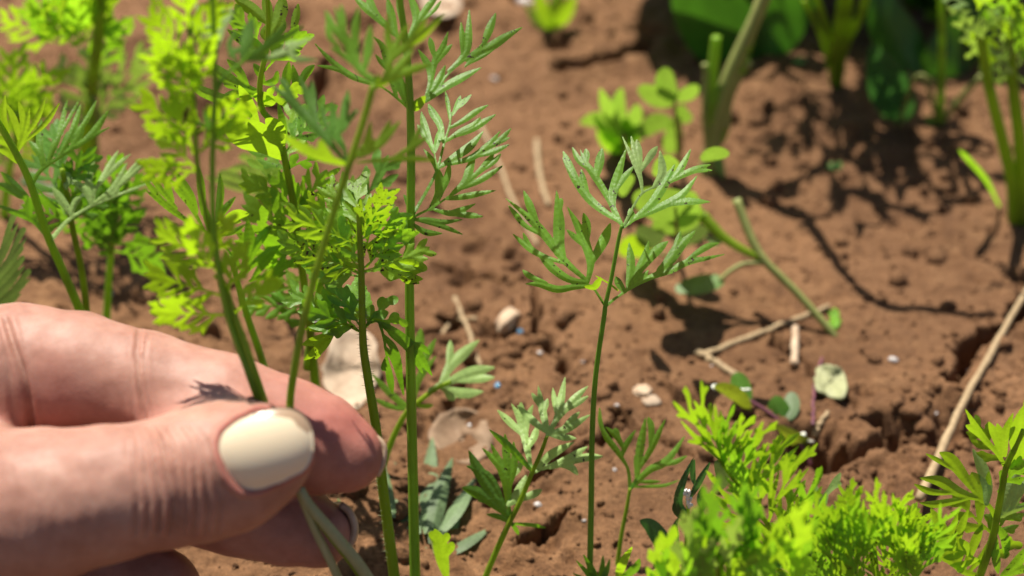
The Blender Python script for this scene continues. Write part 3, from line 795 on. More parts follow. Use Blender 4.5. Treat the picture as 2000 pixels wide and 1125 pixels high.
F0.leaf(z3f([([(570, 900), (620, 850), (700, 740)], 30), ([(570, 900), (590, 820), (620, 720)], 26), ([(560, 930), (500, 830), (470, 700)], 30), ([(540, 900), (540, 780), (530, 680)], 24), ([(480, 850), (420, 800), (400, 720)], 22)]), 'leaf', (0, .2), .1, .15, 2.4)

for pl, pts, r in ((D_, [(860, 1424), (790, 1250), (706, 1112), (650, 1042), (606, 990), (585, 955)], 13), (F0, [(760, 1429), (715, 1260), (656, 1120), (615, 1035), (590, 975), (578, 945)], 9.5)):
    pl.stem(pts, r, r * .78, 'stem_pale', 'stem_base', n=50)
# ------------------------------------------------------------------ the hand (one continuous surface)
def cs(px, py, d):                     # pixel + depth (mm) -> camera space mm (x right, y up, z away)
    return np.array([(px - W0 / 2) / FX * d, (H0 / 2 - py) / FX * d, d])
def chain(pts):                        # (px, py, depth mm, radius px)
    return [(cs(a, b, d), r * d / FX) for a, b, d, r in pts]
INDEX = chain([(676, 889, 240.0, 74), (625, 868, 240.3, 97), (560, 852, 240.8, 112), (430, 802, 241.5, 112), (285, 752, 242.2, 103), (150, 727, 243.5, 117), (40, 716, 245, 122), (-120, 722, 250, 124), (-280, 745, 257, 132), (-430, 800, 265, 150)])
THUMB = chain([(538, 880, 227.0, 74), (500, 893, 226.6, 106), (450, 912, 226.3, 125), (380, 930, 226.0, 128), (310, 946, 225.8, 124), (200, 966, 225.6, 132), (80, 988, 226.5, 150), (-80, 1010, 230, 178), (-280, 1030, 238, 225), (-560, 1040, 252, 290)])
MIDDLE = chain([(622, 1043, 245.5, 68), (560, 1018, 246, 86), (470, 990, 247, 96), (340, 958, 250, 98), (150, 950, 256, 106), (-40, 965, 261, 112), (-250, 985, 264, 125), (-440, 980, 264, 150)])
RING = chain([(312, 1150, 249.5, 80), (220, 1135, 251, 92), (60, 1110, 256, 102), (-120, 1105, 260, 110), (-300, 1110, 260, 125), (-440, 1120, 258, 145)])
PINKY = chain([(60, 1262, 249, 66), (-40, 1250, 250.5, 76), (-170, 1235, 253, 86), (-320, 1235, 252, 104), (-450, 1240, 250, 125)])
PALM = [(cs(-430, 815, 265), 11.5), (cs(-450, 980, 262), 12.5), (cs(-450, 1120, 257), 12.0), (cs(-470, 1235, 250), 10.5)]
ARM = [(cs(-1350, 1010, 262), 20.5), (cs(-1500, 1000, 263), 20.5), (cs(-2200, 940, 268), 26.0), (cs(-3300, 850, 275), 34.0)]

hx = list(np.arange(52, -86, -.7))
st_ = .7
while hx[-1] > -390:
    st_ = min(3.0, st_ * 1.05); hx.append(hx[-1] - st_)
hx = np.array(hx[::-1]); hy = np.arange(-96, 12, .6); hz_ = np.arange(205, 312, .6)
# outside the picture the hand needs no fine grid: thin y and z beyond it
hy = np.concatenate([np.arange(-100, -44, 1.4), np.arange(-44, 12, .7)])
hz_ = np.concatenate([np.arange(206, 262, .7), np.arange(262, 318, 1.5)])
SH = (len(hx), len(hy), len(hz_))

def cone_sdf(X, Y, Zz, a, b, ra, rb):
    ab = b - a; L2 = ab @ ab
    t = np.clip(((X - a[0]) * ab[0] + (Y - a[1]) * ab[1] + (Zz - a[2]) * ab[2]) / L2, 0, 1)
    return np.sqrt((X - a[0] - t * ab[0]) ** 2 + (Y - a[1] - t * ab[1]) ** 2 + (Zz - a[2] - t * ab[2]) ** 2) - (ra + (rb - ra) * t)

def smin(a, b, k):
    h = np.clip(k - np.abs(a - b), 0, None) / k
    return np.minimum(a, b) - h * h * k * .25

def group_sdf(segs, k=1.5, pad=12):
    f = np.full(SH, 60.0, np.float32)
    for a, b, ra, rb in segs:
        m = max(ra, rb) + pad
        i0, i1 = np.searchsorted(hx, [min(a[0], b[0]) - m, max(a[0], b[0]) + m])
        j0, j1 = np.searchsorted(hy, [min(a[1], b[1]) - m, max(a[1], b[1]) + m])
        k0, k1 = np.searchsorted(hz_, [min(a[2], b[2]) - m, max(a[2], b[2]) + m])
        if i1 <= i0 or j1 <= j0 or k1 <= k0: continue
        X = hx[i0:i1, None, None]; Y = hy[None, j0:j1, None]; Q = hz_[None, None, k0:k1]
        f[i0:i1, j0:j1, k0:k1] = smin(f[i0:i1, j0:j1, k0:k1], cone_sdf(X, Y, Q, a, b, ra, rb).astype(np.float32), k)
    return f

def segs_of(ch): return [(ch[i][0], ch[i + 1][0], ch[i][1], ch[i + 1][1]) for i in range(len(ch) - 1)]
f_index = group_sdf(segs_of(INDEX), 1.2)
f_thumb = group_sdf(segs_of(THUMB) + [(cs(545, 880, 224.0), cs(470, 895, 221.8), 3.2, 4.2)], 1.5)
f_mid = group_sdf(segs_of(MIDDLE), 1.2); f_ring = group_sdf(segs_of(RING), 1.2); f_pink = group_sdf(segs_of(PINKY), 1.2)
wr = ARM[0]
pal = [(p, wr[0], r, wr[1] * .78) for p, r in PALM] + [(PALM[i][0], PALM[i + 1][0], PALM[i][1], PALM[i + 1][1]) for i in range(3)]
pal += [(THUMB[-1][0], wr[0], THUMB[-1][1] * .9, wr[1] * .85)] + segs_of(ARM)
f_palm = group_sdf(pal, 7, 16)
F = smin(f_index, f_mid, .8); F = smin(F, f_ring, .8); F = smin(F, f_pink, .8)
F = smin(F, f_palm, 7.0)
XX = hx[:, None, None]
kk = (np.clip((-25 - XX) / 12, .0, 1) * 7 + .5).astype(np.float32)           # thumb melts into the palm only beyond its root
F = np.where(np.abs(F - f_thumb) < kk, np.minimum(F, f_thumb) - (np.clip(kk - np.abs(F - f_thumb), 0, None) / kk) ** 2 * kk * .25, np.minimum(F, f_thumb))

def surface_nets(F, gx, gy, gz):
    ins = F < 0
    n = ins[:-1, :-1, :-1].astype(np.int8)
    cnt = np.zeros(n.shape, np.int8)
    for a in (0, 1):
        for b in (0, 1):
            for c in (0, 1):
                cnt += ins[a:a + n.shape[0], b:b + n.shape[1], c:c + n.shape[2]]
    act = (cnt > 0) & (cnt < 8)
    q = np.argwhere(act); N = len(q)
    acc = np.zeros((N, 3)); num = np.zeros(N)
    offs = [(a, b, c) for a in (0, 1) for b in (0, 1) for c in (0, 1)]
    for o1 in offs:
        for ax in range(3):
            if o1[ax]: continue
            o2 = list(o1); o2[ax] = 1
            A_ = F[q[:, 0] + o1[0], q[:, 1] + o1[1], q[:, 2] + o1[2]]; B_ = F[q[:, 0] + o2[0], q[:, 1] + o2[1], q[:, 2] + o2[2]]
            m = (A_ < 0) != (B_ < 0)
            t = np.where(m, A_ / np.where(m, A_ - B_, 1), 0)
            p = q + np.array(o1); p = p.astype(float); p[:, ax] += t
            acc[m] += p[m]; num[m] += 1
    acc /= num[:, None]
    V = np.stack([np.interp(acc[:, i], np.arange(len(g)), g) for i, g in enumerate((gx, gy, gz))], 1)
    vid = -np.ones(act.shape, int); vid[act] = np.arange(N)
    faces = []
    for ax in range(3):
        sl0 = [slice(1, -1)] * 3; sl1 = [slice(1, -1)] * 3
        sl0[ax] = slice(0, -1); sl1[ax] = slice(1, None)
        A_ = ins[tuple(sl0)]; B_ = ins[tuple(sl1)]
        e = np.argwhere(A_ != B_)
        up = A_[A_ != B_]
        base = e + 1; base[:, ax] -= 1
        u, v = [(1, 2), (2, 0), (0, 1)][ax]
        def g(du, dv):
            c = base.copy(); c[:, u] -= du; c[:, v] -= dv
            return vid[c[:, 0], c[:, 1], c[:, 2]]
        Q = np.stack([g(1, 1), g(0, 1), g(0, 0), g(1, 0)], 1)
        Q[~up] = Q[~up][:, ::-1]
        faces.append(Q)
    Fc = np.vstack(faces)
    return V, Fc[(Fc >= 0).all(1)]

HV, HF = surface_nets(F, hx, hy, hz_)
tmp = bpy.data.meshes.new("tmp"); tmp.from_pydata(HV.tolist(), [], HF.tolist())
bm = bmesh.new(); bm.from_mesh(tmp)
for _ in range(3): bmesh.ops.smooth_vert(bm, verts=bm.verts, factor=.5, use_axis_x=True, use_axis_y=True, use_axis_z=True)
bm.to_mesh(tmp); bm.free()
ot = bpy.data.objects.new("tmp", tmp); COL.objects.link(ot)
md = ot.modifiers.new("s", 'SUBSURF'); md.levels = 1; md.render_levels = 1
dg = bpy.context.evaluated_depsgraph_get()
hme = bpy.data.meshes.new_from_object(ot.evaluated_get(dg))
bpy.data.objects.remove(ot); bpy.data.meshes.remove(tmp)
nv = len(hme.vertices)
co = np.zeros(nv * 3, np.float32); hme.vertices.foreach_get("co", co); co = co.reshape(-1, 3).astype(float)
no = np.zeros(nv * 3, np.float32); hme.vertex_normals.foreach_get("vector", no); no = no.reshape(-1, 3).astype(float)
pxx = co[:, 0] / co[:, 2] * FX + W0 / 2; pyy = H0 / 2 - co[:, 1] / co[:, 2] * FX

def dist_chain(ch):
    d = np.full(nv, 1e3)
    for a, b, ra, rb in segs_of(ch):
        d = np.minimum(d, cone_sdf(co[:, 0], co[:, 1], co[:, 2], a, b, ra, rb))
    return d
dT, dI, dM = dist_chain(THUMB), dist_chain(INDEX), dist_chain(MIDDLE)
own = np.argmin(np.stack([dT, dI, dM], 1), 1)
facing = np.clip(-no[:, 2] * 1.5 + .35, 0, 1)
disp = np.zeros(nv); red = np.zeros(nv)
def crease(mask, xs, ys, width, depth, fade=None):
    """a groove drawn on the side of the finger that faces the thumb, by its course in mm on the finger"""
    global disp
    cx = np.interp(pyy, ys, xs)
    s = (pxx - cx) * co[:, 2] / FX
    lim = np.clip((pyy - ys[0]) / 14, 0, 1) * np.clip((ys[-1] - pyy) / 14, 0, 1)
    g = np.exp(-(s / width) ** 2)
    disp -= mask * lim * facing * depth * (g - .35 * np.exp(-((np.abs(s) - 2.3 * width) / (1.3 * width)) ** 2))
mI = (own == 1).astype(float); mT = (own == 0).astype(float); mM = (own == 2).astype(float)
crease(mI, [272, 268, 270, 280, 290], [635, 690, 740, 800, 850], .32, .42)
crease(mI, [287, 281, 284, 293, 300], [655, 700, 740, 800, 850], .24, .25)
crease(mI, [262, 256, 258, 262], [670, 720, 770, 850], .22, .14)
crease(mI, [8, 22, 42, 56, 64], [612, 660, 720, 780, 850], .42, .75)
crease(mI, [-10, 0, 14, 22, 30], [620, 660, 720, 780, 850], .3, .15)
for (x0, x1, x2, wd, dp) in [(276, 300, 316, .38, .36), (294, 322, 338, .42, .50), (312, 344, 352, .40, .46), (328, 362, 366, .36, .36), (342, 380, 384, .32, .28), (262, 280, 292, .3, .22), (248, 262, 270, .3, .16), (358, 398, 408, .3, .2), (374, 416, 432, .28, .14)]:
    crease(mT, [x0, (x0 + x1) / 2 + 5, x1, x2, x2 - 8], [826, 858, 900, 985, 1052], wd, dp * 1.6)
for (x0, x1, x2, dp) in [(150, 178, 170, .12), (120, 140, 132, .14), (60, 85, 78, .18), (40, 62, 56, .2), (20, 40, 36, .18), (95, 112, 104, .1)]:
    crease(mT, [x0, x1, x2], [900, 985, 1090], .5, dp * .3)
# fine skin relief, long waves across the fingers
q1 = PN[1](co[:, 0] / .8, co[:, 1] / 2.4 + co[:, 2] / 2.4); q2 = PN[2](co[:, 0] / 3.1, co[:, 1] / 3.0 + co[:, 2] / 4)
disp += .010 * q1 + .10 * q2

NAIL = np.array([(427, 866), (433, 846), (452, 829), (482, 813), (522, 800), (557, 795), (586, 803), (604, 824), (612, 858), (610, 891), (598, 916), (568, 932), (532, 947), (497, 957), (470, 953), (450, 934), (436, 905)], float)
nc = NAIL.mean(0)
nang = np.arctan2(NAIL[:, 1] - nc[1], NAIL[:, 0] - nc[0]); nrad = np.hypot(*(NAIL - nc).T)
o_ = np.argsort(nang); nang = nang[o_]; nrad = nrad[o_]
def nail_r(a): return np.interp(a, np.concatenate([nang - 2 * np.pi, nang, nang + 2 * np.pi]), np.tile(nrad, 3))
rr = np.hypot(pxx - nc[0], pyy - nc[1]) / nail_r(np.arctan2(pyy - nc[1], pxx - nc[0]))
front = mT * (no[:, 2] < .1)
fold_side = np.clip((560 - pxx) / 60, 0, 1)
disp += front * (-.55 * np.clip((1.02 - rr) / .08, 0, 1) + .42 * np.exp(-((rr - 1.10) / .07) ** 2) * fold_side)
red += front * np.exp(-((rr - 1.04) / .07) ** 2) * .9
# the flat of the index finger takes up the pressure of the thumb
red += mI * np.clip((pxx - 380) / 250, 0, 1) * .55 + mM * .35 + mI * np.exp(-((pxx - 110) / 70) ** 2) * np.clip((pyy - 640) / 120, 0, 1) * .45 + mI * np.exp(-((pyy - 830) / 45) ** 2) * .5
co2 = co + no * disp[:, None]
HB = at(500, 900, .236); HB = HB.copy()
def cs2w(c): return CAM + (c[:, :1] * RGT + c[:, 1:2] * UPV + c[:, 2:3] * FWD) * 1e-3
HORG = cs2w(ARM[0][0][None])[0]
wco = cs2w(co2) - HORG
hme.vertices.foreach_set("co", wco.astype(np.float32).ravel())
ra_ = hme.attributes.new("red", 'FLOAT', 'POINT'); ra_.data.foreach_set("value", np.clip(red, 0, 1).astype(np.float32))
hme.polygons.foreach_set("use_smooth", np.ones(len(hme.polygons), bool))
hme.update()

def skin_material():
    m, nt, b, o = new_mat("skin")
    co_ = nt.nodes.new("ShaderNodeTexCoord").outputs["Object"]
    a = nt.nodes.new("ShaderNodeAttribute"); a.attribute_name = "red"
    n = tex(nt, "ShaderNodeTexNoise", 130, co_, 4)
    n2 = tex(nt, "ShaderNodeTexNoise", 700, co_, 5, .7)
    c = ramp(nt, n, [(.3, (.285, .138, .098)), (.5, (.355, .186, .138)), (.72, (.415, .238, .180))])
    c = mixc(nt, maths(nt, 'MULTIPLY', a.outputs["Fac"], .75), c, (.36, .112, .088))
    c = mixc(nt, .5, c, ramp(nt, n2, [(.3, (.78, .74, .72)), (.6, (1.05, 1.05, 1.05))]), 'MULTIPLY')
    nt.links.new(c, b.inputs["Base Color"])
    b.inputs["Roughness"].default_value = .55
    b.inputs["Specular IOR Level"].default_value = .3
    b.inputs["Subsurface Weight"].default_value = .3
    b.inputs["Subsurface Radius"].default_value = (1.0, .32, .16)
    b.inputs["Subsurface Scale"].default_value = .0022
    mp = nt.nodes.new("ShaderNodeMapping"); mp.inputs["Scale"].default_value = (1.1, .9, .9); nt.links.new(co_, mp.inputs[0])
    v = nt.nodes.new("ShaderNodeTexVoronoi"); v.feature = 'DISTANCE_TO_EDGE'; v.inputs["Scale"].default_value = 1100; nt.links.new(mp.outputs[0], v.inputs["Vector"])
    h = maths(nt, 'ADD', maths(nt, 'MINIMUM', v.outputs[0], .2), maths(nt, 'MULTIPLY', n2, .35))
    bp = nt.nodes.new("ShaderNodeBump"); bp.inputs["Strength"].default_value = .18; bp.inputs["Distance"].default_value = .0003
    nt.links.new(h, bp.inputs["Height"]); nt.links.new(bp.outputs[0], b.inputs["Normal"])
    return m
M['skin'] = skin_material()
def nail_material():
    m, nt, b, o = new_mat("nail_polish")
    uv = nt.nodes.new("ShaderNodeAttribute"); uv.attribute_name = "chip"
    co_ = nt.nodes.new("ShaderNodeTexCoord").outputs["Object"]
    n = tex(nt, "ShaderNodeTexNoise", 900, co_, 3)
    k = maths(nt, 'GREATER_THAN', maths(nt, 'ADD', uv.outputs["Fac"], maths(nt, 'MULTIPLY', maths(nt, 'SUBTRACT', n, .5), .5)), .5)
    c = mixc(nt, k, (.74, .62, .43), (.36, .25, .16))  # tan band: a leaf's shadow put into the nail colour
    nt.links.new(c, b.inputs["Base Color"])
    b.inputs["Roughness"].default_value = .28
    b.inputs["Subsurface Weight"].default_value = .25
    b.inputs["Subsurface Radius"].default_value = (1, .6, .4); b.inputs["Subsurface Scale"].default_value = .001
    b.inputs["Coat Weight"].default_value = .3; b.inputs["Coat Roughness"].default_value = .15
    return m
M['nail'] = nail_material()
M['nail_edge'] = plain_material("bare_nail", (.36, .22, .13), (.55, .40, .27), 500, .4)

hme.materials.clear(); hme.materials.append(M['skin'])
hand = bpy.data.objects.new("hand", hme); COL.objects.link(hand); hand.location = HORG
tag(hand, "bare hand pinching a few carrot stems between thumb and bent index finger", "hand")

# thumb nail: a curved, slightly thick plate seated in the nail fold
NA, NRr = 56, 16
nv_, nf_, chip = [], [], []
axis_u = np.array([1.0, -.22]); axis_u /= np.linalg.norm(axis_u); axis_v = np.array([-axis_u[1], axis_u[0]])
def nail_pt(px, py, lift):
    d = 217.4
    e = (np.array([px, py]) - np.array([505, 880])) * d / FX
    al, ac = e @ axis_u, e @ axis_v
    dep = d + ac * ac / (2 * 8.6) + max(al, 0) ** 2 / (2 * 12.0) + min(al, 0) ** 2 / (2 * 30) - lift
    return cs(px, py, dep)
for layer in (0, 1):
    for i in range(NRr + 1):
        s_ = i / NRr
        for j in range(NA):
            a = -math.pi + 2 * math.pi * j / NA
            r = nail_r(np.array(a)) * s_
            px, py = nc[0] + r * math.cos(a), nc[1] + r * math.sin(a)
            lift = (.42 * (1 - s_ ** 6) if layer == 0 else -.35)
            nv_.append(nail_pt(px, py, lift))
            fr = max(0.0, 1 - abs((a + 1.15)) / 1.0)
            chip.append(np.clip((s_ - .62) / .3, 0, 1) * (1.0 if fr > 0 else 0) * min(1, fr * 2.5))  # mask of the leaf shadow painted along the upper edge
npl = (NRr + 1) * NA
for layer in (0, 1):
    for i in range(NRr):
        for j in range(NA):
            j2 = (j + 1) % NA
            q = (layer * npl + i * NA + j, layer * npl + i * NA + j2, layer * npl + (i + 1) * NA + j2, layer * npl + (i + 1) * NA + j)
            nf_.append(q[::-1] if layer == 0 else q)
for j in range(NA):
    j2 = (j + 1) % NA
    nf_.append((NRr * NA + j, NRr * NA + j2, npl + NRr * NA + j2, npl + NRr * NA + j))
nw = cs2w(np.array(nv_)) - HORG
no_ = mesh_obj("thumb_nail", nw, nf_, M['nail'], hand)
ca = no_.data.attributes.new("chip", 'FLOAT', 'POINT'); ca.data.foreach_set("value", np.array(chip, np.float32))  # attribute carries the painted leaf shadow
no_["label"] = "glossy cream painted thumb nail with a leaf shadow painted on its edge"

def end_nail(name, pts, d, thick, out, mat):
    """edge of a nail showing past a fingertip: outer and inner arcs, carried back over the far side of the finger"""
    n = 14
    P_ = catmull(np.array(pts, float), n)
    vs, fs = [], []
    for k, (dz, sh) in enumerate([(-1.2, 0), (1.5, 3), (5.0, -8), (9.0, -34)]):
        for p in P_:
            vs.append(cs(p[0] + sh, p[1], d + dz))
    for k in range(3):
        for i in range(n - 1):
            fs.append((k * n + i, k * n + i + 1, (k + 1) * n + i + 1, (k + 1) * n + i))
    ob = mesh_obj(name, cs2w(np.array(vs)) - HORG, fs, mat, hand)
    sd = ob.modifiers.new("thick", 'SOLIDIFY'); sd.thickness = thick; sd.offset = 0
    return ob
end_nail("index_nail", [(722, 845), (741, 860), (750, 878), (747, 905), (735, 930)], 240.5, .0006, 1, M['nail_edge'])
end_nail("middle_nail", [(664, 985), (681, 1000), (691, 1025), (689, 1050), (676, 1074)], 245.5, .0009, 1, M['nail_edge'])

# ------------------------------------------------------------------ carrots behind the hand
G_ = Plant("carrot_plant", "carrot plant rooted behind the index finger, shiny dark pointed lobes at its left side", "carrot plant", (535, 890), 330, .268)
G_.stem([(560, 894), (535, 790), (512, 705), (490, 640), (477, 599), (462, 545), (452, 500)], 8, 5, 'stem', ridges=.1)
zg = Z(260, 300, 2.811)
G_.leaf(zg([([(545, 560), (470, 480), (370, 410)], 7, 'stalk'), ([(400, 430), (300, 370), (180, 290), (36, 176)], 15), ([(270, 340), (160, 260), (100, 190), (52, 125)], 17), ([(240, 300), (170, 220), (120, 150), (76, 82)], 17),
            ([(220, 260), (190, 180), (168, 105)], 19), ([(390, 420), (340, 330), (270, 210), (172, 115)], 14), ([(340, 330), (290, 250), (220, 185)], 18), ([(350, 320), (320, 240), (270, 160), (228, 95)], 24), ([(380, 330), (375, 200), (358, 65)], 22),
            ([(420, 420), (400, 350), (395, 280)], 14)]), 'leaf', (.1, .5), .1, .35, 1.6, tw=.5)
G_.leaf(zg([([(545, 560), (480, 480), (450, 400)], 7, 'stalk'), ([(450, 420), (470, 300), (480, 200), (476, 95)], 22), ([(450, 400), (500, 310), (568, 230)], 19), ([(470, 450), (550, 430), (622, 385)], 15), ([(460, 420), (420, 360), (405, 300)], 12), ([(440, 440), (500, 410), (520, 390)], 15)]), 'leaf', (.1, .6), .1, .35, 1.6)
G_.leaf(zg([([(575, 680), (600, 650), (640, 560)], 9, 'stalk'), ([(610, 640), (640, 500), (625, 345)], 32), ([(630, 600), (690, 480), (770, 380)], 26), ([(600, 660), (720, 560), (820, 498)], 22), ([(650, 700), (720, 600), (800, 510)], 22), ([(640, 700), (760, 660), (880, 590), (990, 530)], 20), ([(760, 660), (810, 600), (850, 520)], 16), ([(700, 690), (780, 680), (860, 640)], 12), ([(590, 640), (560, 580), (520, 540)], 14)]),
        'leaf', (.2, .5), .1, .3, 1.6)
G_.leaf(zg([([(490, 380), (560, 340), (640, 330)], 30), ([(450, 400), (520, 370), (600, 375)], 20)]), 'leaf_fresh', (.1, -.4), 0, .2, 1.8)

G2 = Plant("carrot_plant", "carrot plant behind the fluffy held one, broad yellow lobes below green ones", "carrot plant", (625, 885), 0, .256)
G2.stem([(632, 890), (618, 770), (606, 650), (592, 540), (578, 430), (560, 330), (540, 250), (512, 215), (508, 160), (520, 100), (524, 40), (520, -40)], 9, 4, 'stem_fresh', ridges=.1, n=70)
G2.stem([(600, 720), (612, 620), (635, 520), (650, 470)], 8, 5, 'stem', 'leaf_stalk')
G2.leaf(z3([([(915, 280), (905, 220), (900, 160)], 9, 'stalk'), ([(895, 150), (790, 60), (670, -10)], 42), ([(905, 170), (895, 60), (870, -40)], 34), ([(930, 220), (980, 90), (1000, -40)], 46), ([(1060, 230), (1080, 130), (1102, 15)], 27), ([(920, 260), (990, 190), (1000, 100)], 24), ([(880, 260), (870, 220), (895, 160)], 24), ([(950, 270), (1010, 250), (1070, 200)], 20), ([(870, 330), (760, 230), (650, 60)], 34), ([(850, 360), (720, 270), (620, 190)], 26)]),
        'leaf_dirty', (.1, .6), .1, .3, 1.8)
G2.leaf(z3([([(850, 620), (830, 600), (800, 600)], 9, 'stalk'), ([(825, 610), (700, 565), (570, 480), (482, 398)], 42), ([(820, 635), (690, 625), (585, 645)], 28), ([(780, 770), (700, 700), (560, 650), (430, 590), (412, 530)], 38), ([(700, 580), (650, 570), (600, 560)], 20), ([(760, 560), (700, 470), (620, 390)], 30)]), 'leaf', (-.2, .3), .2, .3, 1.8)
G2.leaf(z3([([(820, 640), (880, 660), (945, 680)], 48), ([(830, 830), (770, 700), (700, 560)], 40)]), 'leaf_fresh', (.1, -.5), .1, .1, 1.8)
G2.leaf(z3([([(1010, 1070), (960, 1010), (900, 950)], 14, 'stalk'), ([(985, 1040), (850, 960), (720, 920), (605, 868)], 66), ([(980, 1010), (880, 900), (735, 790)], 56), ([(990, 960), (960, 860), (880, 790)], 52), ([(900, 990), (780, 960), (640, 930)], 30), ([(840, 900), (740, 860), (690, 800)], 30)]), 'leaf_fresh', (.1, -.7), .1, .15, 1.8)
G2.leaf(z3([([(1000, 990), (1000, 850), (960, 660)], 26), ([(1060, 640), (1085, 560), (1060, 420)], 28), ([(1090, 600), (1150, 490), (1210, 430)], 28), ([(1030, 640), (1020, 520), (1040, 400)], 30), ([(1000, 700), (1060, 620), (1120, 590)], 12, 'stalk'), ([(960, 480), (940, 540), (850, 560)], 24), ([(870, 540), (840, 480), (800, 420)], 26)]), 'leaf', (.1, .3), .1, .3, 1.8)
for b, t, n, w, sp, m in [((585, 470), (470, 400), 4, 7, .5, 'leaf'), ((585, 470), (545, 330), 4, 7, .5, 'leaf'), ((580, 440), (640, 330), 4, 7, .5, 'leaf'), ((595, 540), (500, 430), 4, 8, .5, 'leaf'), ((600, 580), (690, 470), 4, 8, .5, 'leaf'), ((600, 590), (520, 520), 4, 7, .45, 'leaf_fresh'),
                          ((560, 330), (630, 300), 3, 7, .4, 'leaf_dark'), ((570, 400), (470, 340), 4, 7, .4, 'leaf_fresh'), ((605, 640), (540, 570), 4, 8, .5, 'leaf_dark'), ((606, 650), (660, 560), 4, 8, .5, 'leaf_dark'), ((640, 480), (720, 400), 4, 7, .5, 'leaf'), ((640, 500), (575, 400), 4, 7, .5, 'leaf_fresh'),
                          ((650, 480), (690, 340), 4, 7, .5, 'leaf_fresh'), ((650, 470), (760, 300), 4, 8, .45, 'leaf_dark'), ((560, 340), (480, 240), 4, 8, .45, 'leaf'), ((555, 300), (650, 200), 4, 7, .4, 'leaf'), ((590, 520), (455, 470), 4, 8, .45, 'leaf'), ((575, 420), (500, 300), 4, 8, .45, 'leaf_fresh'), ((600, 600), (470, 600), 4, 8, .4, 'leaf'), ((605, 640), (700, 600), 4, 8, .4, 'leaf'), ((560, 330), (580, 200), 4, 8, .45, 'leaf_fresh'), ((520, 100), (450, 20), 4, 8, .45, 'leaf'), ((515, 140), (600, 60), 4, 8, .45, 'leaf'), ((510, 200), (590, 170), 3, 8, .4, 'leaf_fresh')]:
    G2.frond(b, t, m, n, w * 1.35, sp, 36, .6, cell=2.0)
G3 = Plant("carrot_plant", "pale out-of-focus carrot leaf low behind the bright yellow lobes", "carrot plant", (500, 560), 290, .325)
G3.stem([(525, 565), (520, 480), (510, 400), (505, 340)], 6, 4, 'stem_fresh')
G3.leaf(zg([([(760, 330), (720, 220), (680, 100), (650, -20)], 30), ([(700, 200), (600, 150), (500, 120), (480, 140)], 36), ([(690, 150), (620, 80), (520, 85)], 24), ([(670, 60), (620, 20), (580, 20)], 22), ([(800, 180), (760, 120), (745, 60)], 36), ([(720, 230), (560, 180), (380, 120)], 22)]), 'leaf_pale', (.1, .8), 0, .2, 2.4)

# left edge
H1 = Plant("carrot_plant", "carrot plant behind the hand with thick slanting stem and spiky grey-green leaflets", "carrot plant", (232, 868), 150, .266)
zh_ = Z(0, 150, 2.394)
def zh(l): return zh_([(q[0], q[1] * (1 if len(q) > 2 else .72)) + tuple(q[2:]) for q in l])
def zhp(x, y): return (x / 2.394, 150 + y / 2.394)
H1.stem([(240, 872), (200, 720), *[zhp(*p) for p in [(370, 1090), (280, 880), (220, 740), (140, 500), (80, 370), (0, 230), (-60, 130)]]], 9.5, 6, 'stem', ridges=.1, n=60)
H1.leaf(zh([([(145, 510), (180, 450), (220, 415), (330, 340)], 12, 'stalk'), ([(220, 415), (330, 340), (420, 285), (527, 228)], 18), ([(360, 330), (440, 255), (514, 148)], 24), ([(280, 370), (340, 250), (380, 120)], 22), ([(330, 300), (400, 210), (458, 98)], 18), ([(260, 330), (290, 210), (318, 95)], 17), ([(265, 300), (320, 200), (380, 90)], 12),
            ([(215, 420), (180, 350), (132, 296)], 24), ([(225, 410), (250, 330), (290, 262)], 22), ([(330, 330), (370, 270), (385, 220)], 26), ([(200, 430), (185, 300), (195, 190)], 24)]), 'leaf', (.1, .95), .1, .3, 1.8, tw=.5)
H1.leaf(zh([([(240, 760), (320, 670), (430, 600)], 12, 'stalk'), ([(400, 620), (560, 550), (640, 520), (728, 483)], 11), ([(430, 600), (530, 520), (600, 390)], 22), ([(470, 590), (600, 470), (708, 378)], 20), ([(520, 540), (610, 440), (664, 375)], 14), ([(440, 540), (500, 440), (558, 335)], 22), ([(430, 540), (530, 430), (622, 352)], 16), ([(420, 510), (425, 420), (435, 322)], 24),
            ([(430, 600), (400, 530), (330, 478)], 26), ([(430, 590), (425, 530), (400, 470)], 30), ([(340, 650), (290, 580), (240, 510)], 28), ([(330, 650), (350, 590), (380, 560)], 22), ([(310, 520), (310, 460), (290, 390)], 30), ([(500, 560), (540, 540), (540, 505)], 22)]), 'leaf_pale', (.1, .95), .1, .3, 1.8, tw=.5)
H1.leaf(zh([([(75, 370), (100, 300), (110, 250)], 9, 'stalk'), ([(85, 340), (110, 270), (140, 135)], 28), ([(95, 310), (170, 200), (215, 92)], 20), ([(120, 300), (210, 220), (286, 112)], 18), ([(90, 300), (70, 210), (30, 122)], 22), ([(100, 270), (105, 190), (85, 108)], 20), ([(40, 260), (15, 180), (25, 75)], 22), ([(60, 330), (20, 300), (-30, 290)], 30), ([(80, 400), (30, 350), (-20, 330)], 26)]), 'leaf_fresh', (.1, .1), .1, .3, 1.8, tw=.5)
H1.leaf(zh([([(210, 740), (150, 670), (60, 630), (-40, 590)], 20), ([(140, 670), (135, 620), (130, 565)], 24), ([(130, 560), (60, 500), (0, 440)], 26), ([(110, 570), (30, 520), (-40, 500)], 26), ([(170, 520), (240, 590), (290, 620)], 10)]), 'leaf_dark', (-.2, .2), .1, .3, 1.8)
H2 = Plant("carrot_plant", "carrot plant with smooth lime stem between the thick slanting stem and the dark bush", "carrot plant", (178, 866), 260, .285)
H2.stem([(176, 870), (170, 700), *[zhp(*p) for p in [(405, 1110), (380, 900), (345, 740), (320, 600), (290, 430)]]], 8, 5, 'stem_fresh', n=40)
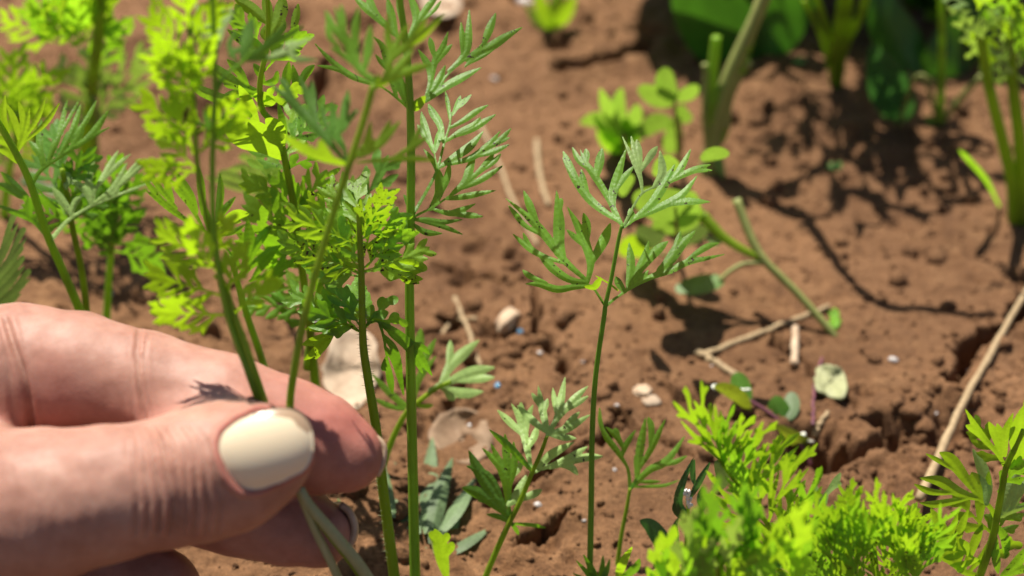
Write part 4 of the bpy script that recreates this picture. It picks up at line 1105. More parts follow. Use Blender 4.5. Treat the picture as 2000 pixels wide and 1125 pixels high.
for b, t in [((135, 420), (60, 300)), ((135, 420), (160, 290)), ((128, 370), (190, 300)), ((140, 440), (40, 400)), ((125, 350), (100, 240)), ((140, 430), (210, 380))]:
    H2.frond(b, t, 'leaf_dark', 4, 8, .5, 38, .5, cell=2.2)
H3 = Plant("carrot_plant", "dark bushy carrot plant with dense shaded foliage on one upright stem behind the knuckle", "carrot plant", (206, 690), 230, .300)
H3.stem([(204, 694), *[zhp(*p) for p in [(500, 1100), (508, 960), (520, 820), (530, 700), (540, 560)]]], 8, 5, 'stem', n=40)
rq = np.random.RandomState(8)
for k in range(26):
    a = math.radians(rq.uniform(-20, 200)); r = rq.uniform(50, 115)
    b = (222 + rq.uniform(-8, 8), rq.uniform(380, 490)); t = (b[0] + 1.05 * r * math.cos(a), b[1] - r * math.sin(a) * .9)
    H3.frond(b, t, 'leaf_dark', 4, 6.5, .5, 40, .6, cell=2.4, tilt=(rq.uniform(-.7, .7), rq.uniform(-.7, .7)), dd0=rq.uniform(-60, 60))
H4 = Plant("carrot_plant", "soft pale blue-green carrot leaf hanging just over the hand's knuckle", "carrot plant", (-60, 800), 400, .275)
H4.stem([(-60, 805), (-62, 690), (-55, 600), (-40, 560)], 7, 5, 'stem')
for b, t in [((-45, 570), (38, 432)), ((-45, 580), (55, 460)), ((-50, 590), (50, 495)), ((-50, 610), (52, 515)), ((-55, 620), (64, 540)), ((-55, 630), (45, 570)), ((-50, 560), (0, 420))]:
    H4.leaf([([b, ((b[0] + t[0]) / 2, (b[1] + t[1]) / 2 + 8), t], 9), ([((b[0] + t[0]) / 2, (b[1] + t[1]) / 2 + 8), (t[0] - 15, t[1] - 2), (t[0] - 5, t[1] - 14)], 6)], 'leaf_dull', (.2, .7), .1, .2, 2.2)
H5 = Plant("carrot_plant", "leafy carrot plant with fluffy bright crown far behind the thick slanting stem", "carrot plant", (165, 330), -60, .335)
H5.stem([(163, 335), (168, 270), (178, 180), (190, 90), (195, 20), (195, -60)], 14, 9, 'stem_fresh', n=30)
rq = np.random.RandomState(9)
for k in range(22):
    b = (rq.uniform(90, 200), rq.uniform(40, 90)); t = (b[0] + rq.uniform(-130, 70), b[1] - rq.uniform(10, 110))
    H5.frond(b, t, 'leaf_fresh' if k % 4 else 'leaf', 4, 6, .5, 40, .6, cell=2.6, tilt=(rq.uniform(-.6, .6), rq.uniform(-.6, .6)), dd0=rq.uniform(-80, 80))
for b, t in [((190, 110), (245, 40)), ((180, 160), (245, 30)), ((185, 60), (240, 60))]:
    H5.frond(b, t, 'leaf', 4, 7, .45, 38, .5, cell=2.6)
H6 = Plant("carrot_plant", "ragged leafy carrot, lime lobes lit through", "carrot plant", (10, 420), 60, .33)
H6.root["label"] = "ragged leafy carrot beside the fluffy crowned one, lime lobes lit through from behind"
H6.stem([(8, 425), (15, 350), (30, 280), (35, 220)], 9, 6, 'stem', n=20)
for b, t in [((30, 280), (0, 120)), ((35, 260), (70, 150)), ((30, 300), (90, 200)), ((30, 290), (-40, 200)), ((35, 240), (30, 90)), ((20, 320), (80, 270)), ((15, 330), (-40, 260)), ((30, 250), (110, 130))]:
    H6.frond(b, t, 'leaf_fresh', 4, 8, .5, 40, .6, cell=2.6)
H7 = Plant("carrot_plant", "out-of-focus pale carrot seedling spreading open fans on the far soil", "carrot plant", (185, 345), 60, .35)
H7.stem([(183, 350), (186, 290), (184, 240), (180, 200)], 8, 5, 'stem', n=20)
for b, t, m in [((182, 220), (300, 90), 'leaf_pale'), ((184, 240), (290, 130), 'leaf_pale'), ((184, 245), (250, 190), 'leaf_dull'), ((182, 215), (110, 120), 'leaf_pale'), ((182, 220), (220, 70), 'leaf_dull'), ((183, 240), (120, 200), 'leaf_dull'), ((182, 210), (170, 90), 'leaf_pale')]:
    H7.frond(b, t, m, 3, 8, .5, 30, .5, cell=2.6, tilt=(rq.uniform(-.3, .3), .7))
H8 = Plant("ground_weed", "low dull green weed spreading its leaves under the fluffy crowned carrot", "weed", (110, 430), 230, .37)
for k in range(16):
    b = (rq.uniform(40, 200), rq.uniform(330, 430)); a = rq.uniform(0, 6.28); t = (b[0] + 45 * math.cos(a), b[1] + 25 * math.sin(a))
    H8.leaf([([b, ((b[0] + t[0]) / 2, (b[1] + t[1]) / 2 - 4), t], 11, 'wide')], 'leaf_dull', (rq.uniform(-.3, .3), rq.uniform(.5, 1.2)), .1, .2, 2.6, name='leaf')
H8.stem([(110, 433), (112, 400), (115, 370)], 4, 3, 'stem_weed')

# ------------------------------------------------------------------ young carrots right of the hand
z6 = Z(850, 620, 2.227)
I_ = Plant("carrot_seedling", "short leaning carrot seedling between the tall stems and the lone one, dark lower and pale upper leaflets", "seedling", (944, 1140), 740, .270)
I_.root["label"] = "short leaning carrot seedling between tall stem and lone seedling, dark lower and pale upper leaflets"
I_.stem([(942, 1146), *[(850 + x / 2.227, 620 + y / 2.227) for x, y in [(235, 1090), (310, 920), (370, 800), (420, 680), (460, 590), (487, 515)]]], 6.5, 3.5, 'stem_fresh', n=40)
I_.leaf(z6([([(487, 515), (500, 480), (530, 440)], 8, 'stalk'), ([(500, 500), (535, 420), (550, 340), (567, 250)], 17), ([(530, 430), (520, 370), (511, 300)], 12), ([(520, 460), (590, 370), (670, 293)], 17), ([(560, 410), (672, 338)], 13), ([(490, 500), (470, 420), (446, 288)], 17), ([(465, 400), (440, 360), (418, 325)], 11), ([(470, 420), (490, 350)], 12),
            ([(485, 500), (420, 445), (352, 378)], 17), ([(495, 505), (570, 485), (682, 418)], 18), ([(555, 480), (632, 408)], 13), ([(500, 512), (560, 522), (617, 526)], 14)]), 'leaf_pale', (0, .9), .05, .3, 1.5)
I_.leaf(z6([([(425, 670), (405, 600), (400, 560)], 7, 'stalk'), ([(415, 650), (398, 560), (372, 450), (328, 368)], 18), ([(390, 520), (330, 460), (266, 398)], 16), ([(378, 450), (372, 365)], 14), ([(395, 520), (402, 440), (427, 376)], 14), ([(403, 570), (430, 520), (447, 466)], 16)]), 'leaf_pale', (0, .9), .05, .3, 1.5)
I_.leaf(z6([([(420, 668), (330, 570), (228, 482)], 17)]), 'leaf_dark', (0, .1), .05, .3, 1.5)
I_.leaf(z6([([(430, 675), (480, 650), (560, 620)], 7, 'stalk'), ([(445, 665), (500, 600), (612, 538)], 20), ([(470, 660), (590, 605), (668, 558)], 15), ([(500, 655), (640, 612), (737, 604)], 18), ([(530, 640), (590, 652), (622, 687)], 15)]), 'leaf_pale', (.1, .9), .05, .3, 1.5)
I_.leaf(z6([([(315, 910), (330, 870), (320, 800)], 7, 'stalk'), ([(325, 880), (245, 760), (185, 660), (143, 572)], 26), ([(300, 850), (200, 770), (112, 738)], 26), ([(310, 850), (240, 700), (128, 642)], 18), ([(340, 900), (280, 868), (218, 855)], 12), ([(300, 830), (270, 790), (180, 800)], 20)]), 'leaf_dark', (-.2, .2), .05, .3, 1.5)
I_.leaf(z6([([(318, 860), (318, 780), (300, 700)], 7, 'stalk'), ([(318, 820), (305, 700), (238, 538)], 22), ([(315, 760), (290, 660), (198, 562)], 18), ([(322, 720), (310, 600), (303, 500)], 18), ([(325, 740), (345, 640), (340, 530)], 15)]), 'leaf', (-.1, .3), .05, .3, 1.5)
I_.leaf(z6([([(318, 815), (360, 770), (400, 678)], 24), ([(340, 800), (420, 772), (467, 748)], 17), ([(330, 700), (360, 660), (382, 620)], 14)]), 'leaf_pale', (0, .9), .05, .3, 1.5)
I_.leaf(z6([([(320, 895), (420, 903), (487, 916)], 9), ([(325, 890), (350, 920), (364, 947)], 9)]), 'leaf_dark', (.1, -.4), .05, .3, 1.5)

J_ = Plant("carrot_seedling", "small three-leaflet carrot seedling just right of the lone stem", "seedling", (1206, 1102), 790, .282)
J_.stem([(1205, 1106), *[(850 + x / 2.227, 620 + y / 2.227) for x, y in [(795, 1060), (810, 950), (835, 820), (848, 742)]]], 5, 3.2, 'stem_fresh', n=30)
z6j = fat(z6, .72)
J_.leaf(z6j([([(848, 745), (838, 660), (800, 590)], 9, 'stalk'), ([(830, 640), (790, 580), (745, 520), (708, 445)], 20), ([(760, 545), (722, 470), (714, 383)], 14), ([(810, 610), (830, 555), (877, 482)], 17), ([(825, 580), (790, 520), (738, 473)], 18), ([(805, 540), (790, 500), (780, 482)], 15)]), 'leaf', (-.1, .2), .1, .3, 1.5)
J_.leaf(z6j([([(852, 742), (880, 690), (888, 620)], 9, 'stalk'), ([(880, 690), (890, 580), (918, 423)], 26), ([(895, 650), (945, 560), (1006, 432)], 20), ([(935, 560), (940, 480), (925, 430)], 20), ([(872, 700), (872, 650), (866, 597)], 10)]), 'leaf', (.1, .2), .1, .3, 1.5)
J_.leaf(z6j([([(855, 740), (930, 665), (1010, 620), (1095, 503)], 25), ([(980, 640), (1040, 630), (1100, 600)], 16), ([(860, 738), (930, 735), (1000, 730), (1075, 702)], 11), ([(885, 715), (930, 715), (988, 714)], 12), ([(870, 735), (900, 690), (905, 680)], 14)]), 'leaf', (.2, .6), .1, .3, 1.5)
K_ = Plant("carrot_seedling", "tiny dark seedling tuft at the foot of the lone stem", "seedling", (1166, 1160), 1070, .278)
for t, w in [((1123, 1092), 5), ((1138, 1080), 6), ((1150, 1092), 5), ((1178, 1082), 6), ((1192, 1090), 6), ((1186, 1110), 6), ((1116, 1118), 5)]:
    K_.leaf([([(1165, 1150), ((1165 + t[0]) / 2 + 4, (1150 + t[1]) / 2), t], w, 'wide')], 'leaf_dark', cell=1.6)
K_.stem([(1166, 1163), (1165, 1148)], 3, 2, 'stem')
K2 = Plant("carrot_seedling", "folded yellow seedling leaf beside the foliage in front of the lone stem", "seedling", (1204, 1140), 1060, .276)
K2.leaf([([(1205, 1135), (1216, 1100), (1236, 1066)], 9, 'wide')], 'leaf_fresh', (.2, -.3), .1, .5, 1.6, name='leaf')
K2.leaf([([(1207, 1135), (1240, 1110), (1250, 1090)], 8, 'wide')], 'leaf_dark', (.2, .3), .1, .4, 1.6, name='leaf')

# small growth low between the tall stems
S1 = Plant("carrot_seedling", "low carrot seedling with pale open fan lit from above, beside the tall ridged stem", "seedling", (745, 930), 650, .295)
S1.stem([(744, 935), (755, 890), (775, 840), (800, 800), (850, 760), (880, 745)], 7, 4, 'stem_fresh', n=40)
z8 = Z(580, 600, 2.143)
S1.leaf(z8([([(560, 350), (600, 325), (640, 310)], 14, 'stalk'), ([(600, 330), (640, 250), (700, 190), (768, 133)], 24), ([(630, 260), (640, 190), (642, 135)], 15), ([(610, 325), (720, 275), (835, 250)], 24), ([(680, 310), (760, 300), (833, 293)], 17), ([(600, 335), (690, 360), (785, 353)], 22), ([(620, 345), (640, 370), (660, 388)], 16)]), 'leaf_pale', (.1, .8), .05, .2, 1.8)
S1.leaf(z8([([(490, 390), (510, 300), (590, 195)], 16), ([(500, 330), (540, 210), (585, 125)], 16), ([(505, 240), (510, 160), (520, 85)], 22), ([(470, 420), (400, 370), (305, 270)], 16), ([(440, 430), (380, 410), (315, 380)], 12), ([(450, 430), (430, 400), (425, 390)], 12), ([(490, 410), (540, 415), (572, 408)], 10)]), 'leaf', (.1, .4), .05, .2, 1.8)
S2 = Plant("ground_weed", "low dull grey-green weed leaves crowding the base of the tall ridged stem", "weed", (850, 1080), 800, .30)
rq = np.random.RandomState(12)
for b, t, w, m in [((840, 1060), (885, 890), 17, 'leaf_dull'), ((830, 1040), (845, 850), 18, 'leaf_dull'), ((850, 1050), (930, 930), 14, 'leaf_dull'), ((820, 1040), (770, 900), 16, 'leaf_dull'), ((830, 1080), (900, 1000), 16, 'leaf_dull'), ((810, 1060), (760, 960), 14, 'leaf_dull'), ((860, 1090), (960, 1030), 10, 'leaf_dull'),
                   ((700, 1080), (660, 970), 10, 'leaf'), ((700, 1080), (720, 980), 10, 'leaf'), ((705, 1085), (690, 950), 9, 'leaf'), ((710, 1090), (760, 1000), 10, 'leaf_dull'), ((700, 1100), (650, 1040), 10, 'leaf'), ((815, 1090), (790, 1000), 14, 'leaf_dull'), ((860, 1100), (920, 1060), 9, 'leaf_dull'), ((770, 1010), (740, 880), 14, 'leaf_dull')]:
    S2.leaf([([b, ((b[0] + t[0]) / 2 + rq.uniform(-8, 8), (b[1] + t[1]) / 2), t], w, 'wide')], m, (rq.uniform(-.4, .4), rq.uniform(.3, 1.0)), .2, .25, 2.2, name='leaf')
S2.stem([(850, 1084), (845, 1060), (838, 1040)], 4, 3, 'stem_weed')
S3 = Plant("carrot_seedling", "tiny bright toothed seedling leaf beside the foot of the tall ridged stem", "seedling", (866, 1135), 1030, .281)
S3.leaf(z8([([(625, 1125), (610, 1060), (595, 980), (575, 925)], 30), ([(610, 1050), (640, 1010), (650, 985)], 18), ([(600, 1000), (625, 965), (625, 950)], 15), ([(590, 1000), (570, 960), (560, 940)], 15)]), 'leaf_fresh', (.2, -.2), .1, .3, 1.6, name='leaf')

# ------------------------------------------------------------------ foliage in front, right
def spray(pl, rachis, tips, mat, w, n=3, sp=.5, cell=2.4, dz=50, ang=32):
    R_ = catmull(np.array(rachis, float), 30)
    for t in tips:
        d = np.hypot(R_[:, 0] - t[0], R_[:, 1] - t[1])
        i = min(max(2, int(np.argmin(d + 60 * (R_[:, 1] < t[1] + 30)))), 26)
        b = R_[max(0, i - 3)]
        pl.frond(tuple(b), t, mat if isinstance(mat, str) else mat[pl.rs.randint(len(mat))], n, w, sp, ang, .6, cell=cell, tilt=(pl.rs.uniform(-.6, .6), pl.rs.uniform(-.7, .5)), dd0=0, stalk=3)
L1 = Plant("carrot_plant", "arching fringe of bright carrot foliage in front of the toothed weed, long upright lobes", "carrot plant", (1640, 1330), 790, .236)
r1 = [(1640, 1335), (1600, 1180), (1540, 1080), (1470, 985), (1410, 905), (1365, 830)]
L1.stem(r1, 7, 3, 'stem_fresh', n=40)
spray(L1, r1, [(1344, 788), (1368, 786), (1385, 812), (1420, 818), (1424, 858), (1455, 828), (1470, 860), (1492, 840), (1500, 880), (1520, 872), (1535, 865), (1548, 905), (1562, 900), (1430, 910), (1450, 930), (1490, 930), (1555, 960), (1400, 950), (1420, 1000), (1460, 1040), (1500, 1060), (1540, 1000), (1580, 980)], ['leaf_fresh', 'leaf_fresh', 'leaf'], 6.0, 2, .75, ang=17)
L2 = Plant("carrot_plant", "thick fine-cut yellow-green carrot foliage in front beside the parsley-like plant", "carrot plant", (1710, 1330), 930, .240)
r2 = [(1710, 1335), (1715, 1220), (1712, 1120), (1705, 1050)]
L2.stem(r2, 8, 4, 'stem_fresh', n=30)
rq = np.random.RandomState(14)
for k in range(58):
    b = (1705 + rq.uniform(-90, 90), rq.uniform(1060, 1180)); t = (b[0] + rq.uniform(-70, 70), b[1] - rq.uniform(50, 120))
    t = (min(max(t[0], 1570), 1850), max(t[1], 950 + abs(t[0] - 1690) * .12))
    L2.frond(b, t, ['leaf_fresh', 'leaf', 'leaf_dirty'][k % 3], 3, 5, .6, 24, .5, cell=2.0, tilt=(rq.uniform(-.7, .7), rq.uniform(-.8, .4)), dd0=rq.uniform(-120, 60), stalk=2.5)
L3 = Plant("carrot_plant", "very blurred carrot foliage in front of the rolled-leaf weed, lime fans over dark ones", "carrot plant", (1420, 1390), 960, .212)
L3.stem([(1420, 1395), (1420, 1280), (1410, 1180), (1400, 1100)], 9, 5, 'stem_fresh', n=30)
for k in range(26):
    b = (rq.uniform(1290, 1560), rq.uniform(1110, 1200)); t = (b[0] + rq.uniform(-30, 40), b[1] - rq.uniform(70, 120))
    L3.frond(b, t, ['leaf_fresh', 'leaf', 'leaf_fresh', 'leaf_pale'][k % 4], 2, 11, .7, 20, .3, cell=3, tilt=(rq.uniform(-.6, .6), rq.uniform(-.7, .5)), dd0=rq.uniform(-60, 60), stalk=4)
for k in range(12):
    b = (rq.uniform(1350, 1480), rq.uniform(1060, 1100)); t = (b[0] + rq.uniform(-40, 40), b[1] - rq.uniform(60, 110))
    L3.frond(b, t, 'leaf_dark', 2, 9, .7, 20, .3, cell=3, tilt=(rq.uniform(-.3, .3), rq.uniform(0, .5)), dd0=rq.uniform(0, 120), stalk=4)
L4 = Plant("carrot_plant", "spiky lobes of a carrot leaf rising between the front fringe and the fine-cut foliage", "carrot plant", (1590, 1330), 930, .240)
r4 = [(1590, 1335), (1590, 1230), (1585, 1140), (1580, 1080)]
L4.stem(r4, 7, 4, 'stem', n=30)
for b, t in [((1580, 1100), (1588, 945)), ((1580, 1100), (1617, 955)), ((1575, 1110), (1540, 985)), ((1585, 1110), (1640, 1000)), ((1585, 1130), (1660, 1040)), ((1575, 1130), (1510, 1040)), ((1580, 1150), (1600, 1020)), ((1575, 1160), (1520, 1080)), ((1585, 1160), (1650, 1080)), ((1580, 1120), (1560, 1000)), ((1585, 1170), (1610, 1070))]:
    L4.frond(b, t, ['leaf_fresh', 'leaf', 'leaf_pale'][L4.rs.randint(3)], 2, 9, .6, 20, .4, cell=2.4, stalk=3)

zm = fat(Z(1750, 750, 3.0), .82)
M_ = Plant("carrot_plant", "broad-lobed parsley-like carrot plant standing in front of the long straw", "carrot plant", (1900, 1190), 780, .252)
M_.stem([(1898, 1195), (1913, 1130), *[(1750 + x / 3, 750 + y / 3) for x, y in [(490, 1125), (540, 990), (575, 870), (592, 780), (625, 600), (645, 490), (690, 380), (740, 250)]]], 9, 5, 'stem_fresh', n=40)
M_.leaf(zm([([(588, 790), (545, 715), (480, 672), (400, 665)], 16, 'stalk'), ([(470, 670), (360, 630), (260, 570), (130, 550)], 42), ([(430, 668), (320, 690), (220, 705), (130, 695)], 28), ([(340, 640), (200, 630), (98, 582)], 24), ([(505, 680), (490, 600), (440, 515)], 54), ([(470, 640), (390, 530), (320, 440), (250, 398)], 44), ([(350, 510), (260, 455), (165, 403)], 18), ([(520, 690), (535, 600), (545, 505)], 26)]), 'leaf_fresh', (-.1, .3), .1, .2, 1.8)
M_.leaf(zm([([(530, 700), (535, 600), (500, 480), (445, 372)], 44)]), 'leaf_pale', (0, .7), .1, .2, 1.8)
M_.leaf(zm([([(600, 785), (680, 740), (780, 715)], 24), ([(630, 770), (665, 620), (740, 460)], 48), ([(680, 740), (720, 620), (800, 560)], 44)]), 'leaf_pale', (.1, .5), .1, .3, 1.8)
M_.leaf(zm([([(590, 830), (640, 910), (645, 1030)], 34), ([(585, 900), (585, 1010), (600, 1120)], 32), ([(620, 1125), (700, 1060), (780, 940)], 40), ([(640, 1125), (720, 1090), (800, 1080)], 30)]), 'leaf', (.2, .3), .1, .3, 1.8)
M_.leaf(zm([([(500, 1125), (400, 1100), (320, 1035), (180, 960), (50, 850)], 30), ([(330, 1040), (270, 860), (200, 720)], 44), ([(340, 1000), (380, 850), (427, 725)], 28), ([(400, 1080), (460, 930), (510, 815)], 34), ([(420, 1110), (520, 990), (560, 900)], 26), ([(250, 990), (150, 820), (60, 700)], 34), ([(300, 950), (330, 850), (365, 755)], 24), ([(360, 1060), (380, 960), (360, 900)], 34), ([(230, 1000), (130, 990), (40, 980)], 34)]), 'leaf_fresh', (-.1, .1), .1, .3, 1.8)
M_.leaf(zm([([(645, 490), (600, 420), (540, 350)], 14, 'stalk'), ([(600, 410), (500, 300), (398, 135)], 26), ([(520, 330), (460, 270), (405, 240)], 26), ([(610, 400), (580, 300), (540, 215)], 30), ([(620, 420), (620, 320), (590, 225)], 34), ([(640, 420), (640, 300), (690, 160)], 30)]), 'leaf_fresh', (-.1, 0), .1, .3, 1.8)
M_.leaf(zm([([(650, 490), (720, 430), (790, 330)], 30), ([(700, 420), (700, 300), (740, 130)], 46), ([(740, 400), (760, 250), (765, 40)], 36)]), 'leaf_fresh', (.1, -.2), .1, .3, 1.8)

for b, t, m in [((1935, 1040), (1860, 960), 'leaf_fresh'), ((1930, 1060), (1990, 980), 'leaf'), ((1920, 1100), (1830, 1060), 'leaf_fresh'), ((1925, 1090), (1985, 1060), 'leaf_fresh'), ((1950, 960), (2010, 900), 'leaf'), ((1965, 910), (1900, 830), 'leaf_fresh')]:
    M_.frond(b, t, m, 3, 11, .5, 36, .3, cell=2, stalk=3)
z7 = Z(1080, 740, 2.5)
N_ = Plant("ground_weed", "dark green weed with rolled leaf tips and a white web tuft behind the front fringe", "weed", (1330, 1130), 880, .268)
N_.stem([(1332, 1135), (1340, 1070), (1345, 1010), (1342, 975)], 5, 3, 'stem', n=20)
for p, w, f in [([(665, 665), (612, 610), (632, 510), (692, 373)], 22, .9), ([(690, 520), (682, 450), (692, 388)], 14, .8), ([(668, 585), (720, 490), (772, 398)], 17, .9), ([(735, 640), (722, 580), (733, 525)], 20, .6), ([(655, 690), (605, 640), (600, 590)], 22, .5), ([(610, 800), (595, 730), (615, 672)], 14, .5)]:
    N_.leaf(z7([(p, w, 'wide')]), 'leaf_blue', (N_.rs.uniform(-.3, .3), .2), .1, f, 1.4, name='leaf')
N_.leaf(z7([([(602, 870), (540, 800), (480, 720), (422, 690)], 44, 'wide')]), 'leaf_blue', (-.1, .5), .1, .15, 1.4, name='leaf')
N_.leaf(z7([([(800, 540), (830, 480), (800, 400)], 34, 'round')]), 'leaf_dull', (.1, .3), .1, .15, 1.8, name='leaf')

M['web'] = plain_material("white_web", (.7, .7, .7), (.85, .85, .85), 900, .9)
rw = np.random.RandomState(3); wv, wf = [], []; bv_, bf_ = icosphere(1)
for k in range(46):
    x, y = 1080 + (648 + .35 * 78 * k / 45 + rw.uniform(-12, 12)) / 2.5, 740 + (545 + 78 * k / 45 + rw.uniform(-6, 6)) / 2.5
    c0 = N_.P(np.float64(x), np.float64(y), -6 + rw.uniform(-3, 3)) - N_.org
    wf += (bf_ + len(wv)).tolist(); wv += list((bv_ + .25 * rw.randn(*bv_.shape)) * rw.uniform(.00012, .0003) * np.array([1, 1, 1.6]) + c0)
mesh_obj("web_tuft", wv, wf, M['web'], N_.root)
# ------------------------------------------------------------------ weeds and stumps behind the lone seedling
z9 = Z(1000, 0, 2.0)
def wide(pl, p, w, mat, tilt=None, fold=.2, prof='wide', name='leaf', cell=2.4, zz=z9, curl=.1):
    pl.leaf(zz([(p, w, prof)]), mat, tilt or (pl.rs.uniform(-.4, .4), pl.rs.uniform(-.2, .8)), curl, fold, cell, name=name)
O1 = Plant("ground_weed", "leafy yellow-green weed rosette behind the lone seedling, left of the clover", "weed", (1222, 300), 165, .365)
for p, w, m, t in [([(430, 540), (375, 430), (343, 340)], 28, 'leaf_clover', (0, -.3)), ([(440, 530), (415, 420), (430, 338)], 30, 'leaf_clover', (0, .5)), ([(420, 540), (340, 470), (262, 480)], 34, 'leaf_clover', (-.2, -.4)), ([(440, 540), (480, 460), (490, 405)], 30, 'leaf_clover', (.2, .4)),
                   ([(430, 570), (370, 520), (315, 440)], 26, 'leaf', (0, 0)), ([(440, 560), (490, 520), (520, 490)], 30, 'leaf_dark', (0, 0)), ([(430, 590), (380, 560), (330, 510)], 30, 'leaf', (0, .2)), ([(440, 590), (450, 520), (440, 460)], 34, 'leaf', (0, 0)), ([(440, 600), (420, 570), (380, 600)], 24, 'leaf_clover', (0, .4))]:
    wide(O1, p, w, m, t)
O1.stem([(1222, 303), (1220, 280), (1217, 260)], 5, 4, 'stem_weed')
O2 = Plant("clover", "small clover with rounded light green leaves on thin stalks beside the cut woody stem", "clover", (1320, 330), 150, .36)
for p, w, t in [([(630, 390), (570, 380), (500, 345)], 40, (-.2, -.4)), ([(630, 385), (600, 330), (600, 275)], 40, (0, .7)), ([(640, 385), (690, 365), (722, 340)], 28, (.3, .1)), ([(640, 470), (665, 455), (695, 462)], 28, (.2, .7)), ([(620, 480), (560, 480), (495, 530)], 36, (-.2, .7)), ([(640, 480), (630, 540), (610, 595)], 36, (0, .2)), ([(640, 450), (660, 430), (680, 440)], 20, (0, .4))]:
    wide(O2, p, w, 'leaf_clover', t, .15, 'round', 'leaf')
O2.stem([(1322, 334), (1325, 290), (1320, 240), (1318, 195)], 4, 3, 'stem_weed', 'stalk')
O2.stem([(1322, 334), (1330, 290), (1328, 240), (1320, 230)], 4, 3, 'stem_weed', 'stalk')
O3 = Plant("ground_weed", "rounded pale green weed leaves close behind the lone seedling's top", "weed", (1330, 520), 330, .318)
for p, w, m, t in [([(490, 770), (590, 800), (690, 790)], 66, 'leaf_clover', (0, .95)), ([(560, 880), (650, 860), (740, 830)], 52, 'leaf_clover', (.2, .8)), ([(640, 960), (700, 920), (760, 900)], 34, 'leaf_dull', (.2, .5)), ([(740, 620), (790, 600), (845, 600)], 26, 'leaf_clover', (.2, .6)), ([(430, 980), (480, 960), (530, 985)], 44, 'leaf_fresh', (0, -.2)), ([(500, 900), (540, 930), (580, 900)], 44, 'leaf_dull', (0, .6)), ([(430, 760), (440, 720), (470, 690)], 26, 'leaf_clover', (0, .5)), ([(560, 680), (600, 640), (650, 660)], 34, 'leaf_clover', (0, .4)), ([(620, 860), (680, 830), (700, 760)], 50, 'leaf_clover', (.2, .7))]:
    wide(O3, p, w, m, t, .12, 'round')
O3.stem([(1330, 524), (1325, 480), (1320, 430), (1318, 400)], 5, 3, 'stem_weed', 'stalk')
O3.stem([(1330, 524), (1300, 500), (1260, 490)], 4, 3, 'stem_weed', 'stalk')

P_ = Plant("woody_stem", "cut woody green stem with pruned stubs leaning beside the clover", "plant stem", (1385, 335), 0, .372)
def jag(pts, r0, r1, mat, name='stem'):
    return P_.stem(pts, r0, r1, mat, name, ridges=.08)
P_stem = jag([(1380, 345), (1392, 290), (1400, 235), (1412, 190), (1430, 140), (1452, 90), (1475, 40), (1500, -20)], 17, 13.5, 'stem_weed')
jag([(1392, 240), (1390, 180), (1396, 110), (1400, 72)], 12, 10, 'stem', 'stub')
jag([(1384, 290), (1378, 220), (1380, 150), (1376, 125)], 8, 6, 'stem_weed', 'stub')
jag([(1415, 250), (1420, 200), (1440, 150), (1462, 120)], 13, 11, 'stem_weed', 'stub')
jag([(1405, 280), (1418, 250), (1420, 235)], 9, 7, 'stem', 'stub')
P_.host = P_stem
for c, r in [((1398, 185), 17), ((1402, 245), 16), ((1462, 80), 15), ((1452, 122), 14)]:
    jag([(c[0] - 6, c[1] + 16), (c[0], c[1]), (c[0] + 5, c[1] - 14)], r * .95, r * .75, 'stem', 'node')
P_.host = None
for p, w in [([(780, 580), (800, 620), (830, 700)], 26), ([(800, 740), (820, 730), (850, 740)], 22), ([(790, 760), (800, 775), (800, 790)], 20)]:
    wide(P_, p, w, 'leaf_clover', None, .2)

def over(px, py, z):                     # the point z above the soil whose shadow falls on that spot
    g = ground0(px, py); return np.array([g[0] + SUN_DIR[0] / SUN_DIR[2] * z, g[1] + SUN_DIR[1] / SUN_DIR[2] * z, z])
wp = catmull(np.array([P_.P(1475., 40.), P_.P(1500., -20.), over(1690, 572, .066), over(1820, 610, .095), over(1945, 642, .13)]), 30)
tube("stem_top", wp, np.linspace(.0015, .0009, 30), M['stem_weed'], P_.root, P_.org, 10, .06)
Q_ = Plant("weed_branch", "forked pruned weed branch rising from bare soil right of the lone seedling", "plant stem", (1632, 655), 385, .345)
Q_.stem([(1634, 660), (1600, 620), (1560, 575), (1525, 540), (1495, 510), (1470, 470), (1438, 388)], 7, 9, 'stem_weed')
Q_.stem([(1500, 512), (1460, 492), (1420, 468), (1395, 445), (1372, 420)], 6, 12, 'stem_fresh', 'stub')
Q_.host = None
Q_.host = Q_.stem([(1500, 513), (1455, 515), (1425, 530), (1405, 548)], 5, 4, 'stem_weed', 'leaf_stalk')
wide(Q_, [(1412, 548), (1370, 555), (1320, 565)], 19, 'leaf_clover', (.1, .8), .1, 'round', zz=lambda l: l)
Q_.host = None
wide(Q_, [(1410, 470), (1395, 472), (1376, 465)], 8, 'leaf_pale', (.1, .5), .1, zz=lambda l: l)

# toothed little weed with white-rimmed leaves
T_ = Plant("ground_weed", "small creeping weed with white-rimmed folded leaves and purple stalk next to a hole", "weed", (1580, 905), 730, .318)
zt = Z(1300, 560, 1.991)
M['leaf_fallen'] = leaf_material('fallen_leaf', (.30, .31, .16), (.3, .34, .1), .2, .6, .2)
M['leaf_rim'] = leaf_material("white_rimmed_leaf", (.10, .17, .03), (.34, .42, .02), .45, .4, .2)
M['purple'] = plain_material("purple_stalk", (.10, .03, .05), (.20, .07, .09), 600, .5)
M['rim'] = plain_material("pale_leaf_rim", (.6, .62, .5), (.8, .8, .72), 600, .6)
T_.stem([(1583, 910), (1570, 880), (1540, 840), (1500, 805), (1460, 780), (1425, 755)], 5, 3.5, 'purple', n=30)
T_leaf_1 = T_.leaf(zt([([(330, 480), (290, 430), (230, 395), (185, 388)], 28, 'wide')]), 'leaf_rim', (0, -.8), 0, .3, 2, name='leaf')
T_.leaf(zt([([(320, 460), (290, 380), (275, 340)], 38, 'wide')]), 'leaf_dark', (0, .2), 0, .3, 2, name='leaf')
